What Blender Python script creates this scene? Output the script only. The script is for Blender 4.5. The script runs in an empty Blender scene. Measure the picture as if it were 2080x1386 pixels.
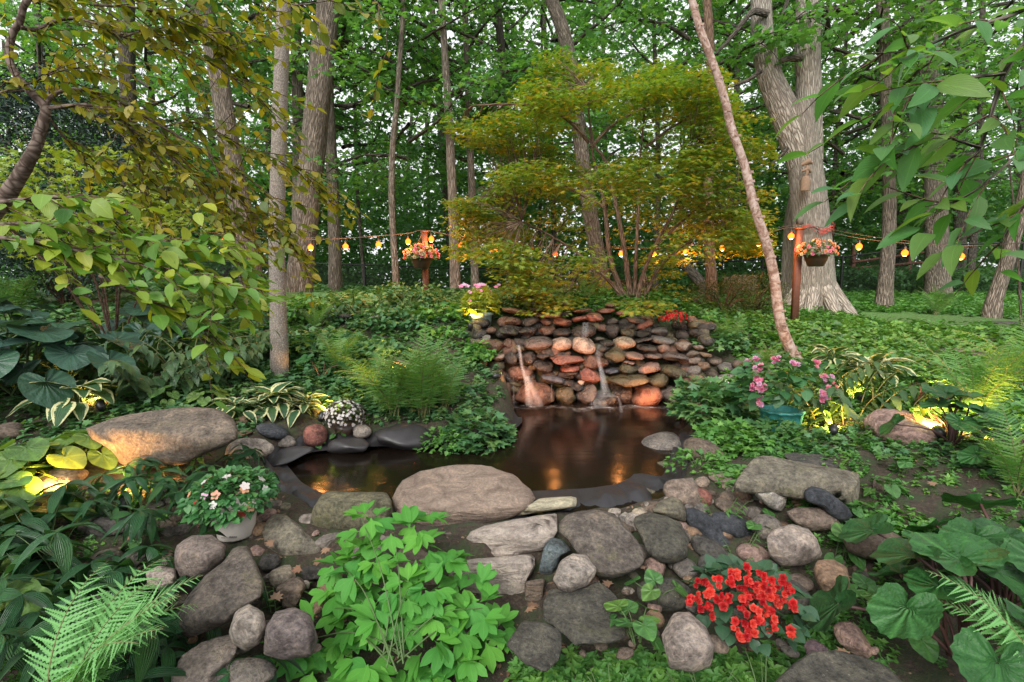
import bpy, math, random
import numpy as np
from mathutils import Vector, Matrix

SC = bpy.context.scene
COL = SC.collection
rad = math.radians
# ------------------------------------------------------------------ camera
CAMZ, PITCH, FPX = 1.55, 6.0, 1040.0
cam_d = bpy.data.cameras.new('camera'); cam_d.lens = 18.0; cam_d.sensor_width = 36.0
cam_d.clip_start = 0.05; cam_d.clip_end = 600
cam = bpy.data.objects.new('camera', cam_d); COL.objects.link(cam)
cam.location = (0, 0, CAMZ); cam.rotation_euler = (rad(90 - PITCH), 0, 0)
SC.camera = cam
# ------------------------------------------------------------------ sky, sun, exposure
W = bpy.data.worlds.new('World'); SC.world = W; W.use_nodes = True
wn = W.node_tree; wn.nodes.clear()
sky = wn.nodes.new('ShaderNodeTexSky'); sky.sky_type = 'NISHITA'; sky.sun_disc = False
sky.sun_elevation = rad(40); sky.sun_rotation = rad(200)
sky.air_density = 1.0; sky.dust_density = 6.0; sky.ozone_density = 1.0
hs = wn.nodes.new('ShaderNodeHueSaturation'); hs.inputs['Saturation'].default_value = 0.16
hs.inputs['Value'].default_value = 1.0
bg = wn.nodes.new('ShaderNodeBackground'); bg.inputs['Strength'].default_value = 0.12
ov = wn.nodes.new('ShaderNodeMix'); ov.data_type = 'RGBA'; ov.inputs[0].default_value = .8      # even overcast cloud over the clear sky
ov.inputs[7].default_value = (4.7, 4.8, 4.95, 1)
wo = wn.nodes.new('ShaderNodeOutputWorld')
wn.links.new(sky.outputs[0], hs.inputs['Color']); wn.links.new(hs.outputs[0], ov.inputs[6]); wn.links.new(ov.outputs[2], bg.inputs['Color'])
wn.links.new(bg.outputs[0], wo.inputs[0])
sun_d = bpy.data.lights.new('sun', 'SUN'); sun_d.energy = 1.4; sun_d.angle = rad(25); sun_d.color = (1, .97, .92)
sun = bpy.data.objects.new('sun', sun_d); COL.objects.link(sun)
sun.rotation_euler = (rad(50), 0, rad(-20)); sun.location = (0, 0, 20)
SC.view_settings.view_transform = 'Standard'; SC.view_settings.look = 'None'
SC.view_settings.gamma = 1; SC.view_settings.use_curve_mapping = False
SC.view_settings.exposure = 1.3
SC.cycles.use_denoising = True
try:
    SC.cycles.denoiser = 'OPENIMAGEDENOISE'; SC.cycles.denoising_input_passes = 'RGB_ALBEDO_NORMAL'
except Exception: pass
SC.cycles.max_bounces = 6; SC.cycles.diffuse_bounces = 4; SC.cycles.glossy_bounces = 3
SC.cycles.transmission_bounces = 4; SC.cycles.transparent_max_bounces = 12
SC.cycles.sample_clamp_indirect = 4; SC.cycles.caustics_reflective = False; SC.cycles.caustics_refractive = False
BULB_W, SPOT_W = 8.0, 42.0

# ------------------------------------------------------------------ helpers: tags and linking
def tag(o, label=None, cat=None, group=None, kind=None):
    if label: o['label'] = label
    if cat: o['category'] = cat
    if group: o['group'] = group
    if kind: o['kind'] = kind
    return o
def empty(name, loc, label=None, cat=None, group=None, rz=0.0):
    o = bpy.data.objects.new(name, None); COL.objects.link(o)
    o.location = loc; o.rotation_euler = (0, 0, rz); o.empty_display_size = .05
    return tag(o, label, cat, group)
def inst(name, mesh, parent=None, M=None, color=None):
    o = bpy.data.objects.new(name, mesh); COL.objects.link(o)
    if parent is not None: o.parent = parent
    if M is not None: o.matrix_local = M
    if color is not None: o.color = (*color, 1)
    return o
# ------------------------------------------------------------------ helpers: picture rays and terrain
cp, sp = math.cos(rad(PITCH)), math.sin(rad(PITCH))
def ray(px, py):
    X = (px - 1040) / FPX; Z = -(py - 693) / FPX
    return np.array([X, cp + sp * Z, -sp + cp * Z])
def at(px, py, Y):
    d = ray(px, py); t = Y / d[1]
    return np.array([d[0] * t, Y, CAMZ + d[2] * t])
def mpp(px, py, Y):          # metres per photo pixel at depth Y
    return (Y / ray(px, py)[1]) / FPX

CTRL = np.array([
 (-3,1,-.3),(0,1,-.38),(3,1,-.3),(-2,2.1,-.2),(-1,2.2,-.27),(0,2.2,-.28),(1,2.2,-.27),(2,2.1,-.2),(-3.2,2.3,-.05),(3.2,2.3,-.02),
 (-2.6,2.8,0),(-1.5,2.7,-.1),(0,2.7,-.2),(.8,2.7,-.18),(1.6,2.7,-.08),(2.5,2.7,.08),
 (0,3.1,.03),(-.8,3.1,.03),(.8,3.1,.04),(-2,3.5,.1),(-1.4,3.3,.07),(1.4,3.4,.1),(1.8,4.2,.16),(2.1,5,.2),(-2.6,4.2,.24),(-2,4.9,.24),(-1.2,5.2,.2),(-.5,5.5,.25),
 (-3,3.5,.25),(-3,4.5,.45),(-3.5,5.5,.75),(-2,5.6,.48),(-1,6.2,.5),(-2.5,7,.95),(-1,7.2,1.0),(-4,8,1.25),(-1,8.5,1.22),(-6,6,1.0),(-5,4,.6),
 (-2.6,10,1.35),(-8,10,1.5),(0,7.7,1.22),(1.2,7.8,1.25),(2.4,7.7,1.2),(2.9,6.7,.5),(3.4,6,.6),(3,5,.42),(2.7,4.3,.32),(2.3,3.4,.24),(3.5,3.5,.42),
 (4.5,5,.5),(5,8,.82),(3.6,8,1.0),(6,12,1.12),(3,11,1.2),(1,12,1.3),(8,8,.8),(7,5,.55),(10,15,1.3),(0,16,1.35),(-8,18,1.45),(12,25,1.4),(0,30,1.5),(-12,30,1.6),
 (14,8,.8),(-14,8,1.6),(-14,0,.5),(14,0,.3),(-16,18,1.6),(16,18,1.35)], float)
def _tps():
    P = CTRL[:, :2]; n = len(P)
    D = np.linalg.norm(P[:, None] - P[None], axis=2); K = D * D * np.log(D + 1e-9) * .5 + np.eye(n) * .02
    A = np.zeros((n + 3, n + 3)); A[:n, :n] = K; A[:n, n] = 1; A[:n, n+1:] = P; A[n, :n] = 1; A[n+1:, :n] = P.T
    return np.linalg.solve(A, np.concatenate([CTRL[:, 2], [0, 0, 0]]))
_WT = _tps()
POND = np.array([(-1.25,3.3),(-1.75,3.7),(-2.15,4.25),(-2.0,4.75),(-1.35,4.95),(-.7,5.0),(-.2,5.25),(-.05,5.7),(-.1,6.3),(-.25,6.75),(1.2,6.95),(2.6,6.75),
                 (2.45,6.0),(2.0,5.3),(1.75,4.8),(1.55,4.3),(1.3,3.75),(1.02,3.46),(.62,3.34),(.2,3.3),(-.3,3.15)])
def pond_sd(x, y):           # signed distance to the shore, negative in the water
    x = np.asarray(x, float); y = np.asarray(y, float); d = np.full(x.shape, 1e9); ins = np.zeros(x.shape, bool)
    n = len(POND)
    for i in range(n):
        ax, ay = POND[i]; bx, by = POND[(i+1) % n]; ex, ey = bx-ax, by-ay
        t = np.clip(((x-ax)*ex + (y-ay)*ey) / (ex*ex+ey*ey), 0, 1)
        d = np.minimum(d, np.hypot(x-ax-t*ex, y-ay-t*ey))
        c = ((ay > y) != (by > y)) & (x < (bx-ax)*(y-ay)/((by-ay) if by != ay else 1e-9) + ax)
        ins ^= c
    return np.where(ins, -d, d)
def sstep(a, b, v): t = np.clip((v-a)/(b-a), 0, 1); return t*t*(3-2*t)
def Hraw(x, y):
    x = np.asarray(x, float); y = np.asarray(y, float); sh = x.shape; x = x.ravel(); y = y.ravel()
    xc = np.clip(x, -14, 14); yc = np.clip(y, .8, 30); h = np.zeros(x.shape); n = len(CTRL)
    for s in range(0, len(x), 20000):
        q = np.stack([xc[s:s+20000], yc[s:s+20000]], 1); D = np.linalg.norm(q[:, None] - CTRL[None, :, :2], axis=2)
        h[s:s+20000] = (D*D*np.log(D+1e-9)*.5) @ _WT[:n] + _WT[n] + q @ _WT[n+1:]
    h = np.clip(h, -.6, 1.8)
    # the bank behind the waterfall stones
    wall = np.interp(y, [6.5, 7.0, 7.15, 7.45, 7.6, 7.9], [-.4, -.1, .72, .82, 1.12, 1.22])
    wx = sstep(-.7, -.25, x) * (1 - sstep(2.5, 3.0, x)) * sstep(6.3, 6.6, y) * (1 - sstep(7.6, 8.0, y))
    h = h*(1-wx) + wall*wx
    sd = pond_sd(x, y); h = np.where((sd < .3) & (y < 6.2), np.maximum(h, .055), h); t = sstep(-.3, .06, sd); h = (-.5)*(1-t) + h*t
    h += .012*np.sin(x*7.3+y*3.1) * np.sin(y*8.1-x*2.2) * (y < 30)
    return h.reshape(sh)
GX = np.arange(-16, 16.01, .08); GY = np.arange(.4, 32.01, .08)
_gx, _gy = np.meshgrid(GX, GY); HG = Hraw(_gx, _gy)
def H(x, y):
    fx = np.clip((np.asarray(x, float)-GX[0])/.08, 0, len(GX)-1.001); fy = np.clip((np.asarray(y, float)-GY[0])/.08, 0, len(GY)-1.001)
    i = fx.astype(int); j = fy.astype(int); u = fx-i; v = fy-j
    return (HG[j, i]*(1-u)+HG[j, i+1]*u)*(1-v) + (HG[j+1, i]*(1-u)+HG[j+1, i+1]*u)*v
def gnd(px, py, lift=0.0):
    d = ray(px, py); t = np.arange(1.2, 60, .01)
    X = d[0]*t; Y = d[1]*t; Z = CAMZ + d[2]*t; hit = np.nonzero(Z <= np.maximum(H(X, Y), -.02) + lift)[0]
    k = hit[0] if len(hit) else len(t)-1
    return np.array([X[k], Y[k], Z[k]])

# ------------------------------------------------------------------ helpers: meshes
def rotm(yaw, pitch, roll=None):     # Rz(yaw) Rx(pitch) Ry(roll), vectorised
    yaw = np.asarray(yaw, float); pitch = np.broadcast_to(pitch, yaw.shape); roll = np.zeros(yaw.shape) if roll is None else np.broadcast_to(roll, yaw.shape)
    cy, sy, cx, sx, cr, sr = np.cos(yaw), np.sin(yaw), np.cos(pitch), np.sin(pitch), np.cos(roll), np.sin(roll)
    R = np.empty(yaw.shape + (3, 3))
    R[..., 0, 0] = cy*cr - sy*sx*sr; R[..., 0, 1] = -sy*cx; R[..., 0, 2] = cy*sr + sy*sx*cr
    R[..., 1, 0] = sy*cr + cy*sx*sr; R[..., 1, 1] = cy*cx;  R[..., 1, 2] = sy*sr - cy*sx*cr
    R[..., 2, 0] = -cx*sr; R[..., 2, 1] = sx; R[..., 2, 2] = cx*cr
    return R
def M4(R, t, s=1.0):
    m = np.eye(4); m[:3, :3] = np.asarray(R)*s; m[:3, 3] = t
    return Matrix(m.tolist())
class MB:
    def __init__(s): s.v = []; s.l = []; s.t = []; s.uv = []; s.var = []; s.mi = []; s.n = 0
    def add(s, v, loops, tot, uv=None, var=0.5, mi=0):
        v = np.asarray(v, float).reshape(-1, 3); loops = np.asarray(loops, np.int64); tot = np.asarray(tot, np.int64)
        s.v.append(v); s.l.append(loops + s.n); s.t.append(tot)
        s.uv.append(np.zeros((len(v), 2)) if uv is None else np.asarray(uv, float).reshape(-1, 2))
        s.var.append(np.broadcast_to(np.asarray(var, float), tot.shape)); s.mi.append(np.full(tot.shape, mi)); s.n += len(v)
        return s
    def tpl(s, T, R, t, sc, var, mi=0):          # many placed copies of a template (v, loops, tot, uv)
        v, lo, tot, uv = T; m = len(t)
        if m == 0: return s
        sc = np.broadcast_to(sc, (m,))
        P = np.einsum('mij,nj->mni', R, v) * sc[:, None, None] + np.asarray(t)[:, None]
        L = (lo[None] + (np.arange(m)*len(v))[:, None]).ravel()
        s.add(P.reshape(-1, 3), L, np.tile(tot, m), np.tile(uv, (m, 1)), np.repeat(np.broadcast_to(var, (m,)), len(tot)), mi)
        return s
    def mesh(s, name, mats, smooth=True):
        me = bpy.data.meshes.new(name)
        V = np.concatenate(s.v); L = np.concatenate(s.l); T = np.concatenate(s.t); U = np.concatenate(s.uv)
        me.vertices.add(len(V)); me.vertices.foreach_set('co', V.ravel().astype(np.float32))
        me.loops.add(len(L)); me.loops.foreach_set('vertex_index', L.astype(np.int32))
        me.polygons.add(len(T)); st = np.concatenate([[0], np.cumsum(T)[:-1]])
        me.polygons.foreach_set('loop_start', st.astype(np.int32)); me.polygons.foreach_set('loop_total', T.astype(np.int32))
        me.polygons.foreach_set('material_index', np.concatenate(s.mi).astype(np.int32))
        me.polygons.foreach_set('use_smooth', np.full(len(T), smooth))
        ul = me.uv_layers.new(name='UVMap'); ul.data.foreach_set('uv', U[L].ravel().astype(np.float32))
        a = me.attributes.new('var', 'FLOAT', 'FACE'); a.data.foreach_set('value', np.concatenate(s.var).astype(np.float32))
        for m in (mats if isinstance(mats, (list, tuple)) else [mats]): me.materials.append(m)
        me.update(); me.validate()
        return me
    def build(s, name, mats, parent=None, M=None, smooth=True, color=None):
        return inst(name, s.mesh(name, mats, smooth), parent, M, color)
def smooth_path(P, n):
    P = np.asarray(P, float); k = len(P)
    if k < 3: return np.array([P[0] + (P[-1]-P[0])*t for t in np.linspace(0, 1, n)])
    E = np.vstack([2*P[0]-P[1], P, 2*P[-1]-P[-2]]); out = []
    for u in np.linspace(0, k-1-1e-6, n):
        i = int(u); t = u-i; a, b, c, d = E[i], E[i+1], E[i+2], E[i+3]
        out.append(.5*((2*b)+(c-a)*t+(2*a-5*b+4*c-d)*t*t+(3*b-a-3*c+d)*t**3))
    return np.array(out)
def tube(mb, P, r, n=8, rough=0.0, seed=0, mi=0, cap=True, var=.5):
    P = np.asarray(P, float); k = len(P); r = np.broadcast_to(np.asarray(r, float), (k,)) if np.ndim(r) == 0 or len(r) == k else np.interp(np.linspace(0, 1, k), np.linspace(0, 1, len(r)), r)
    T = np.gradient(P, axis=0); T /= np.linalg.norm(T, axis=1)[:, None] + 1e-12
    up = np.array([0, 1.0, 0]) if abs(T[0][1]) < .9 else np.array([1.0, 0, 0])
    N = []; nn = up - T[0]*np.dot(up, T[0]); nn /= np.linalg.norm(nn)
    for i in range(k):
        nn = nn - T[i]*np.dot(nn, T[i]); nn /= np.linalg.norm(nn) + 1e-12; N.append(nn)
    N = np.array(N); B = np.cross(T, N); a = np.linspace(0, 2*math.pi, n+1); L = np.concatenate([[0], np.cumsum(np.linalg.norm(np.diff(P, axis=0), axis=1))])
    rr = np.ones((k, n+1))
    if rough:
        g = np.random.RandomState(seed)
        for q in range(10):
            m = g.randint(1, 6); f = g.uniform(1, 9); rr += rough*g.uniform(-.4, .4)*np.sin(m*a[None]+f*L[:, None]/max(r[0]*6, .01)+g.uniform(0, 6))
    V = P[:, None] + (N[:, None]*np.cos(a)[None, :, None] + B[:, None]*np.sin(a)[None, :, None]) * (r[:, None]*rr)[..., None]
    U = np.stack(np.broadcast_arrays((a/(2*math.pi)*2*math.pi*r[0])[None], L[:, None]), -1)
    i = np.arange(k-1)[:, None]; j = np.arange(n)[None]; q = np.stack([i*(n+1)+j, i*(n+1)+j+1, (i+1)*(n+1)+j+1, (i+1)*(n+1)+j], -1).reshape(-1)
    mb.add(V.reshape(-1, 3), q, np.full((k-1)*n, 4), U.reshape(-1, 2), var, mi)
    if cap:
        for e, o in ((0, 1), (k-1, -1)):
            ring = list(range(n))[::-o]; mb.add(V[e][:n], ring, [n], np.zeros((n, 2)), var, mi)
def box(mb, c, s, R=None, mi=0, bev=.0, var=.5):
    x, y, z = np.asarray(s)/2.0; c = np.asarray(c, float)
    v = np.array([(i*x, j*y, k*z) for i in (-1, 1) for j in (-1, 1) for k in (-1, 1)], float)
    if R is not None: v = v @ np.asarray(R).T
    f = [0,1,3,2, 4,6,7,5, 0,4,5,1, 2,3,7,6, 0,2,6,4, 1,5,7,3]
    mb.add(v + c, f, [4]*6, None, var, mi)
def lathe(mb, prof, n=24, c=(0, 0, 0), mi=0, flute=0, fl=0.0):
    a = np.linspace(0, 2*math.pi, n, endpoint=False); V = []; U = []
    for q, (r, z) in enumerate(prof):
        rr = r*(1+fl*np.cos(a*flute)) if flute else np.full(n, r)
        V.append(np.stack([rr*np.cos(a), rr*np.sin(a), np.full(n, z)], 1)); U.append(np.stack([a/6.283, np.full(n, q/len(prof))], 1))
    V = np.concatenate(V) + np.array(c); L = []; k = len(prof)
    for i in range(k-1):
        for j in range(n): L += [i*n+j, i*n+(j+1) % n, (i+1)*n+(j+1) % n, (i+1)*n+j]
    mb.add(V, L, [4]*((k-1)*n), np.concatenate(U), .5, mi)
def wobble(v, f, seed, k=14):      # cheap smooth pseudo noise over points
    g = np.random.RandomState(seed); K = g.normal(size=(k, 3)); K *= (f*g.uniform(.5, 1.6, k)/np.linalg.norm(K, axis=1))[:, None]
    return np.sin(v @ K.T + g.uniform(0, 6.28, k)).sum(1) / math.sqrt(k)
# ------------------------------------------------------------------ materials
def newmat(name):
    m = bpy.data.materials.new(name); m.use_nodes = True; nt = m.node_tree; nt.nodes.clear()
    o = nt.nodes.new('ShaderNodeOutputMaterial'); p = nt.nodes.new('ShaderNodeBsdfPrincipled'); nt.links.new(p.outputs[0], o.inputs[0])
    return m, nt, p, o
def N(nt, t, **k):
    n = nt.nodes.new(t)
    for a, b in k.items():
        if a.startswith('i_'): n.inputs[a[2:]].default_value = b
        else: setattr(n, a, b)
    return n
def ramp(nt, fac, stops, interp='LINEAR'):
    r = nt.nodes.new('ShaderNodeValToRGB'); r.color_ramp.interpolation = interp; e = r.color_ramp.elements
    while len(e) < len(stops): e.new(.5)
    for k, (p, c) in enumerate(stops): e[k].position = p; e[k].color = (*c, 1) if len(c) == 3 else c
    nt.links.new(fac, r.inputs[0]); return r.outputs[0]
def mth(nt, op, a, b=None, c=None):
    n = nt.nodes.new('ShaderNodeMath'); n.operation = op
    for i, x in enumerate((a, b, c)):
        if x is None: continue
        if isinstance(x, (int, float)): n.inputs[i].default_value = x
        else: nt.links.new(x, n.inputs[i])
    return n.outputs[0]
def mixc(nt, f, a, b, mode='MIX'):
    n = nt.nodes.new('ShaderNodeMix'); n.data_type = 'RGBA'; n.blend_type = mode
    for i, x in ((0, f), (6, a), (7, b)):
        if isinstance(x, (int, float)): n.inputs[i].default_value = x
        elif isinstance(x, tuple): n.inputs[i].default_value = (*x, 1) if len(x) == 3 else x
        else: nt.links.new(x, n.inputs[i])
    return n.outputs[2]
def noise(nt, vec, scale, detail=3, rough=.55, dist=0.0):
    n = nt.nodes.new('ShaderNodeTexNoise'); n.inputs['Scale'].default_value = scale; n.inputs['Detail'].default_value = detail
    n.inputs['Roughness'].default_value = rough; n.inputs['Distortion'].default_value = dist
    if vec is not None: nt.links.new(vec, n.inputs['Vector'])
    return n.outputs[0]
def bump(nt, p, h, strength=.4, dist=.01, prev=None):
    b = nt.nodes.new('ShaderNodeBump'); b.inputs['Strength'].default_value = strength; b.inputs['Distance'].default_value = dist
    nt.links.new(h, b.inputs['Height'])
    if prev is not None: nt.links.new(prev, b.inputs['Normal'])
    nt.links.new(b.outputs[0], p.inputs['Normal']); return b.outputs[0]
def mapv(nt, vec, sc):
    m = nt.nodes.new('ShaderNodeMapping'); m.inputs['Scale'].default_value = sc; nt.links.new(vec, m.inputs[0]); return m.outputs[0]

def leaf_mat(name, cols, rough=.42, trans=.35, tcol=None, rib=0, ribk=.25, margin=None, mwid=.62, back=None, spec=.5):
    m, nt, p, o = newmat(name)
    at_ = N(nt, 'ShaderNodeAttribute', attribute_name='var'); oi = N(nt, 'ShaderNodeObjectInfo'); geo = N(nt, 'ShaderNodeNewGeometry')
    v = mth(nt, 'FRACT', mth(nt, 'ADD', at_.outputs['Fac'], oi.outputs['Random']))
    c = ramp(nt, v, [(i/(len(cols)-1 or 1), q) for i, q in enumerate(cols)])
    n1 = noise(nt, geo.outputs['Position'], 22, 2); c = mixc(nt, mth(nt, 'MULTIPLY', n1, .5), c, mixc(nt, 1.0, c, (.55, .6, .5), 'MULTIPLY'))
    uv = N(nt, 'ShaderNodeUVMap', uv_map='UVMap'); sx = N(nt, 'ShaderNodeSeparateXYZ'); nt.links.new(uv.outputs[0], sx.inputs[0])
    au = mth(nt, 'ABSOLUTE', sx.outputs[0])
    if margin:
        nn = noise(nt, geo.outputs['Position'], 60, 2); e = mth(nt, 'ADD', au, mth(nt, 'MULTIPLY', mth(nt, 'SUBTRACT', nn, .5), .5))
        e = ramp(nt, e, [(mwid-.05, (0, 0, 0)), (mwid+.05, (1, 1, 1))]); c = mixc(nt, e, c, margin)
    mid = ramp(nt, au, [(0.0, (1, 1, 1)), (.09, (0, 0, 0))])
    c = mixc(nt, mth(nt, 'MULTIPLY', mid, .35), c, mixc(nt, 1.0, c, (1.7, 1.7, 1.5), 'MULTIPLY'))
    nt.links.new(c, p.inputs['Base Color']); p.inputs['Roughness'].default_value = rough; p.inputs['Specular IOR Level'].default_value = spec
    if rib:
        vn = mth(nt, 'POWER', mth(nt, 'ABSOLUTE', mth(nt, 'COSINE', mth(nt, 'MULTIPLY', sx.outputs[0], rib*.5))), 14.0)
        c = mixc(nt, mth(nt, 'MULTIPLY', vn, .45), c, mixc(nt, 1.0, c, (1.9, 1.7, 1.6), 'MULTIPLY')); blm = noise(nt, geo.outputs['Position'], 9, 4, .7); c = mixc(nt, 1.0, c, ramp(nt, blm, [(.3, (.62, .66, .6)), (.6, (1.1, 1.1, 1.0))]), 'MULTIPLY'); nt.links.new(c, p.inputs['Base Color'])
        w = mth(nt, 'ADD', mth(nt, 'SINE', mth(nt, 'MULTIPLY', sx.outputs[0], rib)), mth(nt, 'MULTIPLY', noise(nt, geo.outputs['Position'], 70, 3), 2.5)); bump(nt, p, w, ribk, .005)
    else:
        w = mth(nt, 'SINE', mth(nt, 'MULTIPLY', mth(nt, 'ADD', mth(nt, 'MULTIPLY', au, -.7), sx.outputs[1]), 45.0))
        bump(nt, p, mth(nt, 'ADD', mth(nt, 'MULTIPLY', w, .5), n1), .25, .003)
    t = N(nt, 'ShaderNodeBsdfTranslucent'); tc = mixc(nt, 1.0, c, tcol or (1.5, 1.5, .6), 'MULTIPLY'); nt.links.new(tc, t.inputs[0])
    mx = N(nt, 'ShaderNodeMixShader'); mx.inputs[0].default_value = trans
    nt.links.new(p.outputs[0], mx.inputs[1]); nt.links.new(t.outputs[0], mx.inputs[2]); nt.links.new(mx.outputs[0], o.inputs[0])
    return m
G = (0.040, .105, .026)
M_BGLEAF = leaf_mat('woodland_leaves', [(.09, .22, .06), (.12, .28, .07), (.09, .24, .11), (.18, .32, .06)], .5, .52)
M_BGLEAF2 = leaf_mat('woodland_leaves_dark', [(.06, .17, .06), (.09, .22, .065), (.07, .18, .075)], .5, .48)
M_FAR = leaf_mat('far_leaves', [(.08, .19, .065), (.13, .26, .08), (.10, .22, .09)], .55, .55)
M_MAPLE = leaf_mat('maple_leaves', [(.24, .28, .035), (.14, .25, .05), (.34, .29, .03), (.09, .20, .055), (.19, .27, .04), (.42, .27, .03)], .5, .45, (1.4, 1.55, .5))  # yellow-green leaves; part of the bulbs' warm glow is put into their colour
M_CHERRY = leaf_mat('bulb_tinted_leaves', [(.36, .31, .03), (.18, .22, .03), (.09, .15, .03), (.40, .30, .03), (.27, .27, .03)], .42, .5, (1.45, 1.5, .5))  # gold of the string lights is painted partly into these leaf colours
M_DOGW = leaf_mat('yellow_green_leaves', [(.20, .33, .035), (.09, .26, .06), (.40, .42, .035), (.13, .29, .05), (.30, .38, .035)], .42, .4)
M_RIGHT = leaf_mat('overhanging_leaves', [(.09, .26, .06), (.10, .26, .11), (.17, .28, .045), (.09, .23, .07)], .45, .5)
M_BLUEH = leaf_mat('blue_hosta_leaf', [(.035, .085, .075), (.03, .085, .05), (.045, .10, .09)], .42, .15, rib=46, ribk=.55)
M_VARH = leaf_mat('variegated_hosta_leaf', [(.05, .12, .045), (.035, .10, .045), (.07, .14, .05)], .45, .25, rib=30, ribk=.4, margin=(.60, .58, .34), mwid=.66)
M_HEART = leaf_mat('heart_leaf', [(.07, .19, .05), (.055, .16, .045), (.10, .21, .045)], .45, .3, rib=20, ribk=.5)
M_HEARTY = leaf_mat('heart_leaf_pale', [(.10, .21, .06), (.13, .22, .045), (.08, .18, .05), (.2, .24, .04)], .45, .32, rib=20, ribk=.5)
M_LIG = leaf_mat('ligularia_leaf', [(.022, .085, .024), (.032, .11, .03), (.024, .075, .026)], .42, .12, rib=36, ribk=.7, spec=.25)
M_LANCE = leaf_mat('ribbed_lance_leaf', [(.026, .10, .038), (.034, .12, .045), (.05, .14, .04)], .38, .18, rib=26, ribk=.7)
M_MIDG = leaf_mat('mid_green_leaf', [(.045, .12, .045), (.07, .16, .05), (.05, .13, .06), (.09, .17, .05)], .48, .25)
M_SEAL = leaf_mat('seal_leaf', [(.04, .10, .04), (.055, .12, .045), (.09, .14, .04)], .4, .25, rib=22, ribk=.4)
M_PEONY = leaf_mat('bright_lobed_leaf', [(.085, .30, .045), (.13, .36, .05), (.065, .25, .045), (.10, .31, .05)], .6, .3, spec=.25)
M_GC = leaf_mat('ground_cover_leaf', [(.11, .29, .05), (.07, .20, .05), (.16, .34, .06), (.08, .23, .06)], .48, .3)
M_GC2 = leaf_mat('ground_cover_blue', [(.08, .21, .08), (.06, .16, .065), (.11, .24, .08), (.16, .27, .08)], .48, .28)
M_FERN = leaf_mat('fern_leaf', [(.12, .28, .06), (.09, .23, .05), (.17, .28, .05)], .55, .35)
M_FERNP = leaf_mat('fern_leaf_pale', [(.18, .42, .14), (.15, .36, .11)], .55, .3)
M_YEW = leaf_mat('yew_needles', [(.05, .095, .02), (.075, .10, .02), (.035, .08, .025)], .5, .2)
M_DARKL = leaf_mat('dark_begonia_leaf', [(.03, .08, .04), (.04, .10, .05)], .35, .12)
M_BRONZE = leaf_mat('bronze_leaf', [(.05, .03, .02), (.03, .035, .02), (.06, .025, .02)], .4, .15)
M_LIME = leaf_mat('lime_leaf', [(.30, .36, .04), (.22, .32, .05), (.36, .38, .06)], .45, .35)
M_OAK = leaf_mat('dead_oak_leaf', [(.22, .11, .065), (.28, .17, .11), (.14, .07, .04)], .7, .15, (1, .9, .8))
def petal(name, cols): return leaf_mat(name, cols, .5, .3, (1.2, 1, 1))
M_RED = petal('red_petals', [(.72, .03, .03), (.42, .012, .02), (.82, .09, .06), (.6, .02, .03)])
M_PINK = petal('pink_petals', [(.85, .30, .45), (.80, .24, .42), (.88, .42, .52)])
M_LILAC = petal('lilac_petals', [(.80, .50, .68), (.78, .42, .62)])
M_WHITE = petal('white_petals', [(.8, .76, .74), (.75, .68, .68)])
M_PEACH = petal('peach_petals', [(.80, .35, .20), (.82, .48, .28), (.78, .28, .25)])
M_CREAM = petal('cream_petals', [(.8, .72, .5), (.7, .6, .4)])

def bark(name, c1, c2, w=28, stretch=.16, k=.9, dist=.03):
    m, nt, p, o = newmat(name); uv = N(nt, 'ShaderNodeUVMap', uv_map='UVMap'); oi = N(nt, 'ShaderNodeObjectInfo')
    g = N(nt, 'ShaderNodeNewGeometry')
    a = N(nt, 'ShaderNodeVectorMath', operation='ADD'); nt.links.new(uv.outputs[0], a.inputs[0]); nt.links.new(oi.outputs['Location'], a.inputs[1])
    v = mapv(nt, a.outputs[0], (1, stretch, 1)); d = noise(nt, v, w*.8, 3, .6)
    vor = N(nt, 'ShaderNodeTexVoronoi', feature='DISTANCE_TO_EDGE'); vor.inputs['Scale'].default_value = w
    a2 = N(nt, 'ShaderNodeVectorMath', operation='ADD'); sc = N(nt, 'ShaderNodeVectorMath', operation='SCALE'); sc.inputs[3].default_value = .035
    nf = N(nt, 'ShaderNodeTexNoise'); nf.inputs['Scale'].default_value = w*.6; nt.links.new(v, nf.inputs['Vector'])
    nt.links.new(nf.outputs['Color'], sc.inputs[0]); nt.links.new(v, a2.inputs[0]); nt.links.new(sc.outputs[0], a2.inputs[1]); nt.links.new(a2.outputs[0], vor.inputs['Vector'])
    h = mth(nt, 'MINIMUM', mth(nt, 'MULTIPLY', vor.outputs['Distance'], 3.2), 1.0)
    h2 = mth(nt, 'ADD', h, mth(nt, 'MULTIPLY', d, .7))
    c = ramp(nt, h2, [(.1, tuple(x*.35 for x in c1)), (.45, c1), (.9, c2), (1.0, tuple(x*1.15 for x in c2))])
    big = noise(nt, g.outputs['Position'], 2.3, 3); c = mixc(nt, mth(nt, 'MULTIPLY', big, .55), c, mixc(nt, 1.0, c, (.6, .72, .52), 'MULTIPLY'))
    nt.links.new(c, p.inputs['Base Color']); p.inputs['Roughness'].default_value = .9; p.inputs['Specular IOR Level'].default_value = .2
    bump(nt, p, h2, k, dist); return m
M_OAKB = bark('grey_ridged_bark', (.22, .185, .16), (.38, .33, .295), 34, .11, .9, .02)
M_BARK = bark('brown_bark', (.14, .11, .09), (.29, .235, .20), 30, .14, 1.0, .03)
M_BARKD = bark('dark_bark', (.05, .042, .036), (.14, .115, .10), 34, .16, .9, .02)
M_BARKR = bark('warm_bark', (.11, .065, .045), (.26, .165, .12), 34, .14, .9, .02)
M_SMOOTHB = bark('smooth_grey_bark', (.17, .14, .125), (.27, .23, .205), 60, .7, .5, .008)
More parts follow.
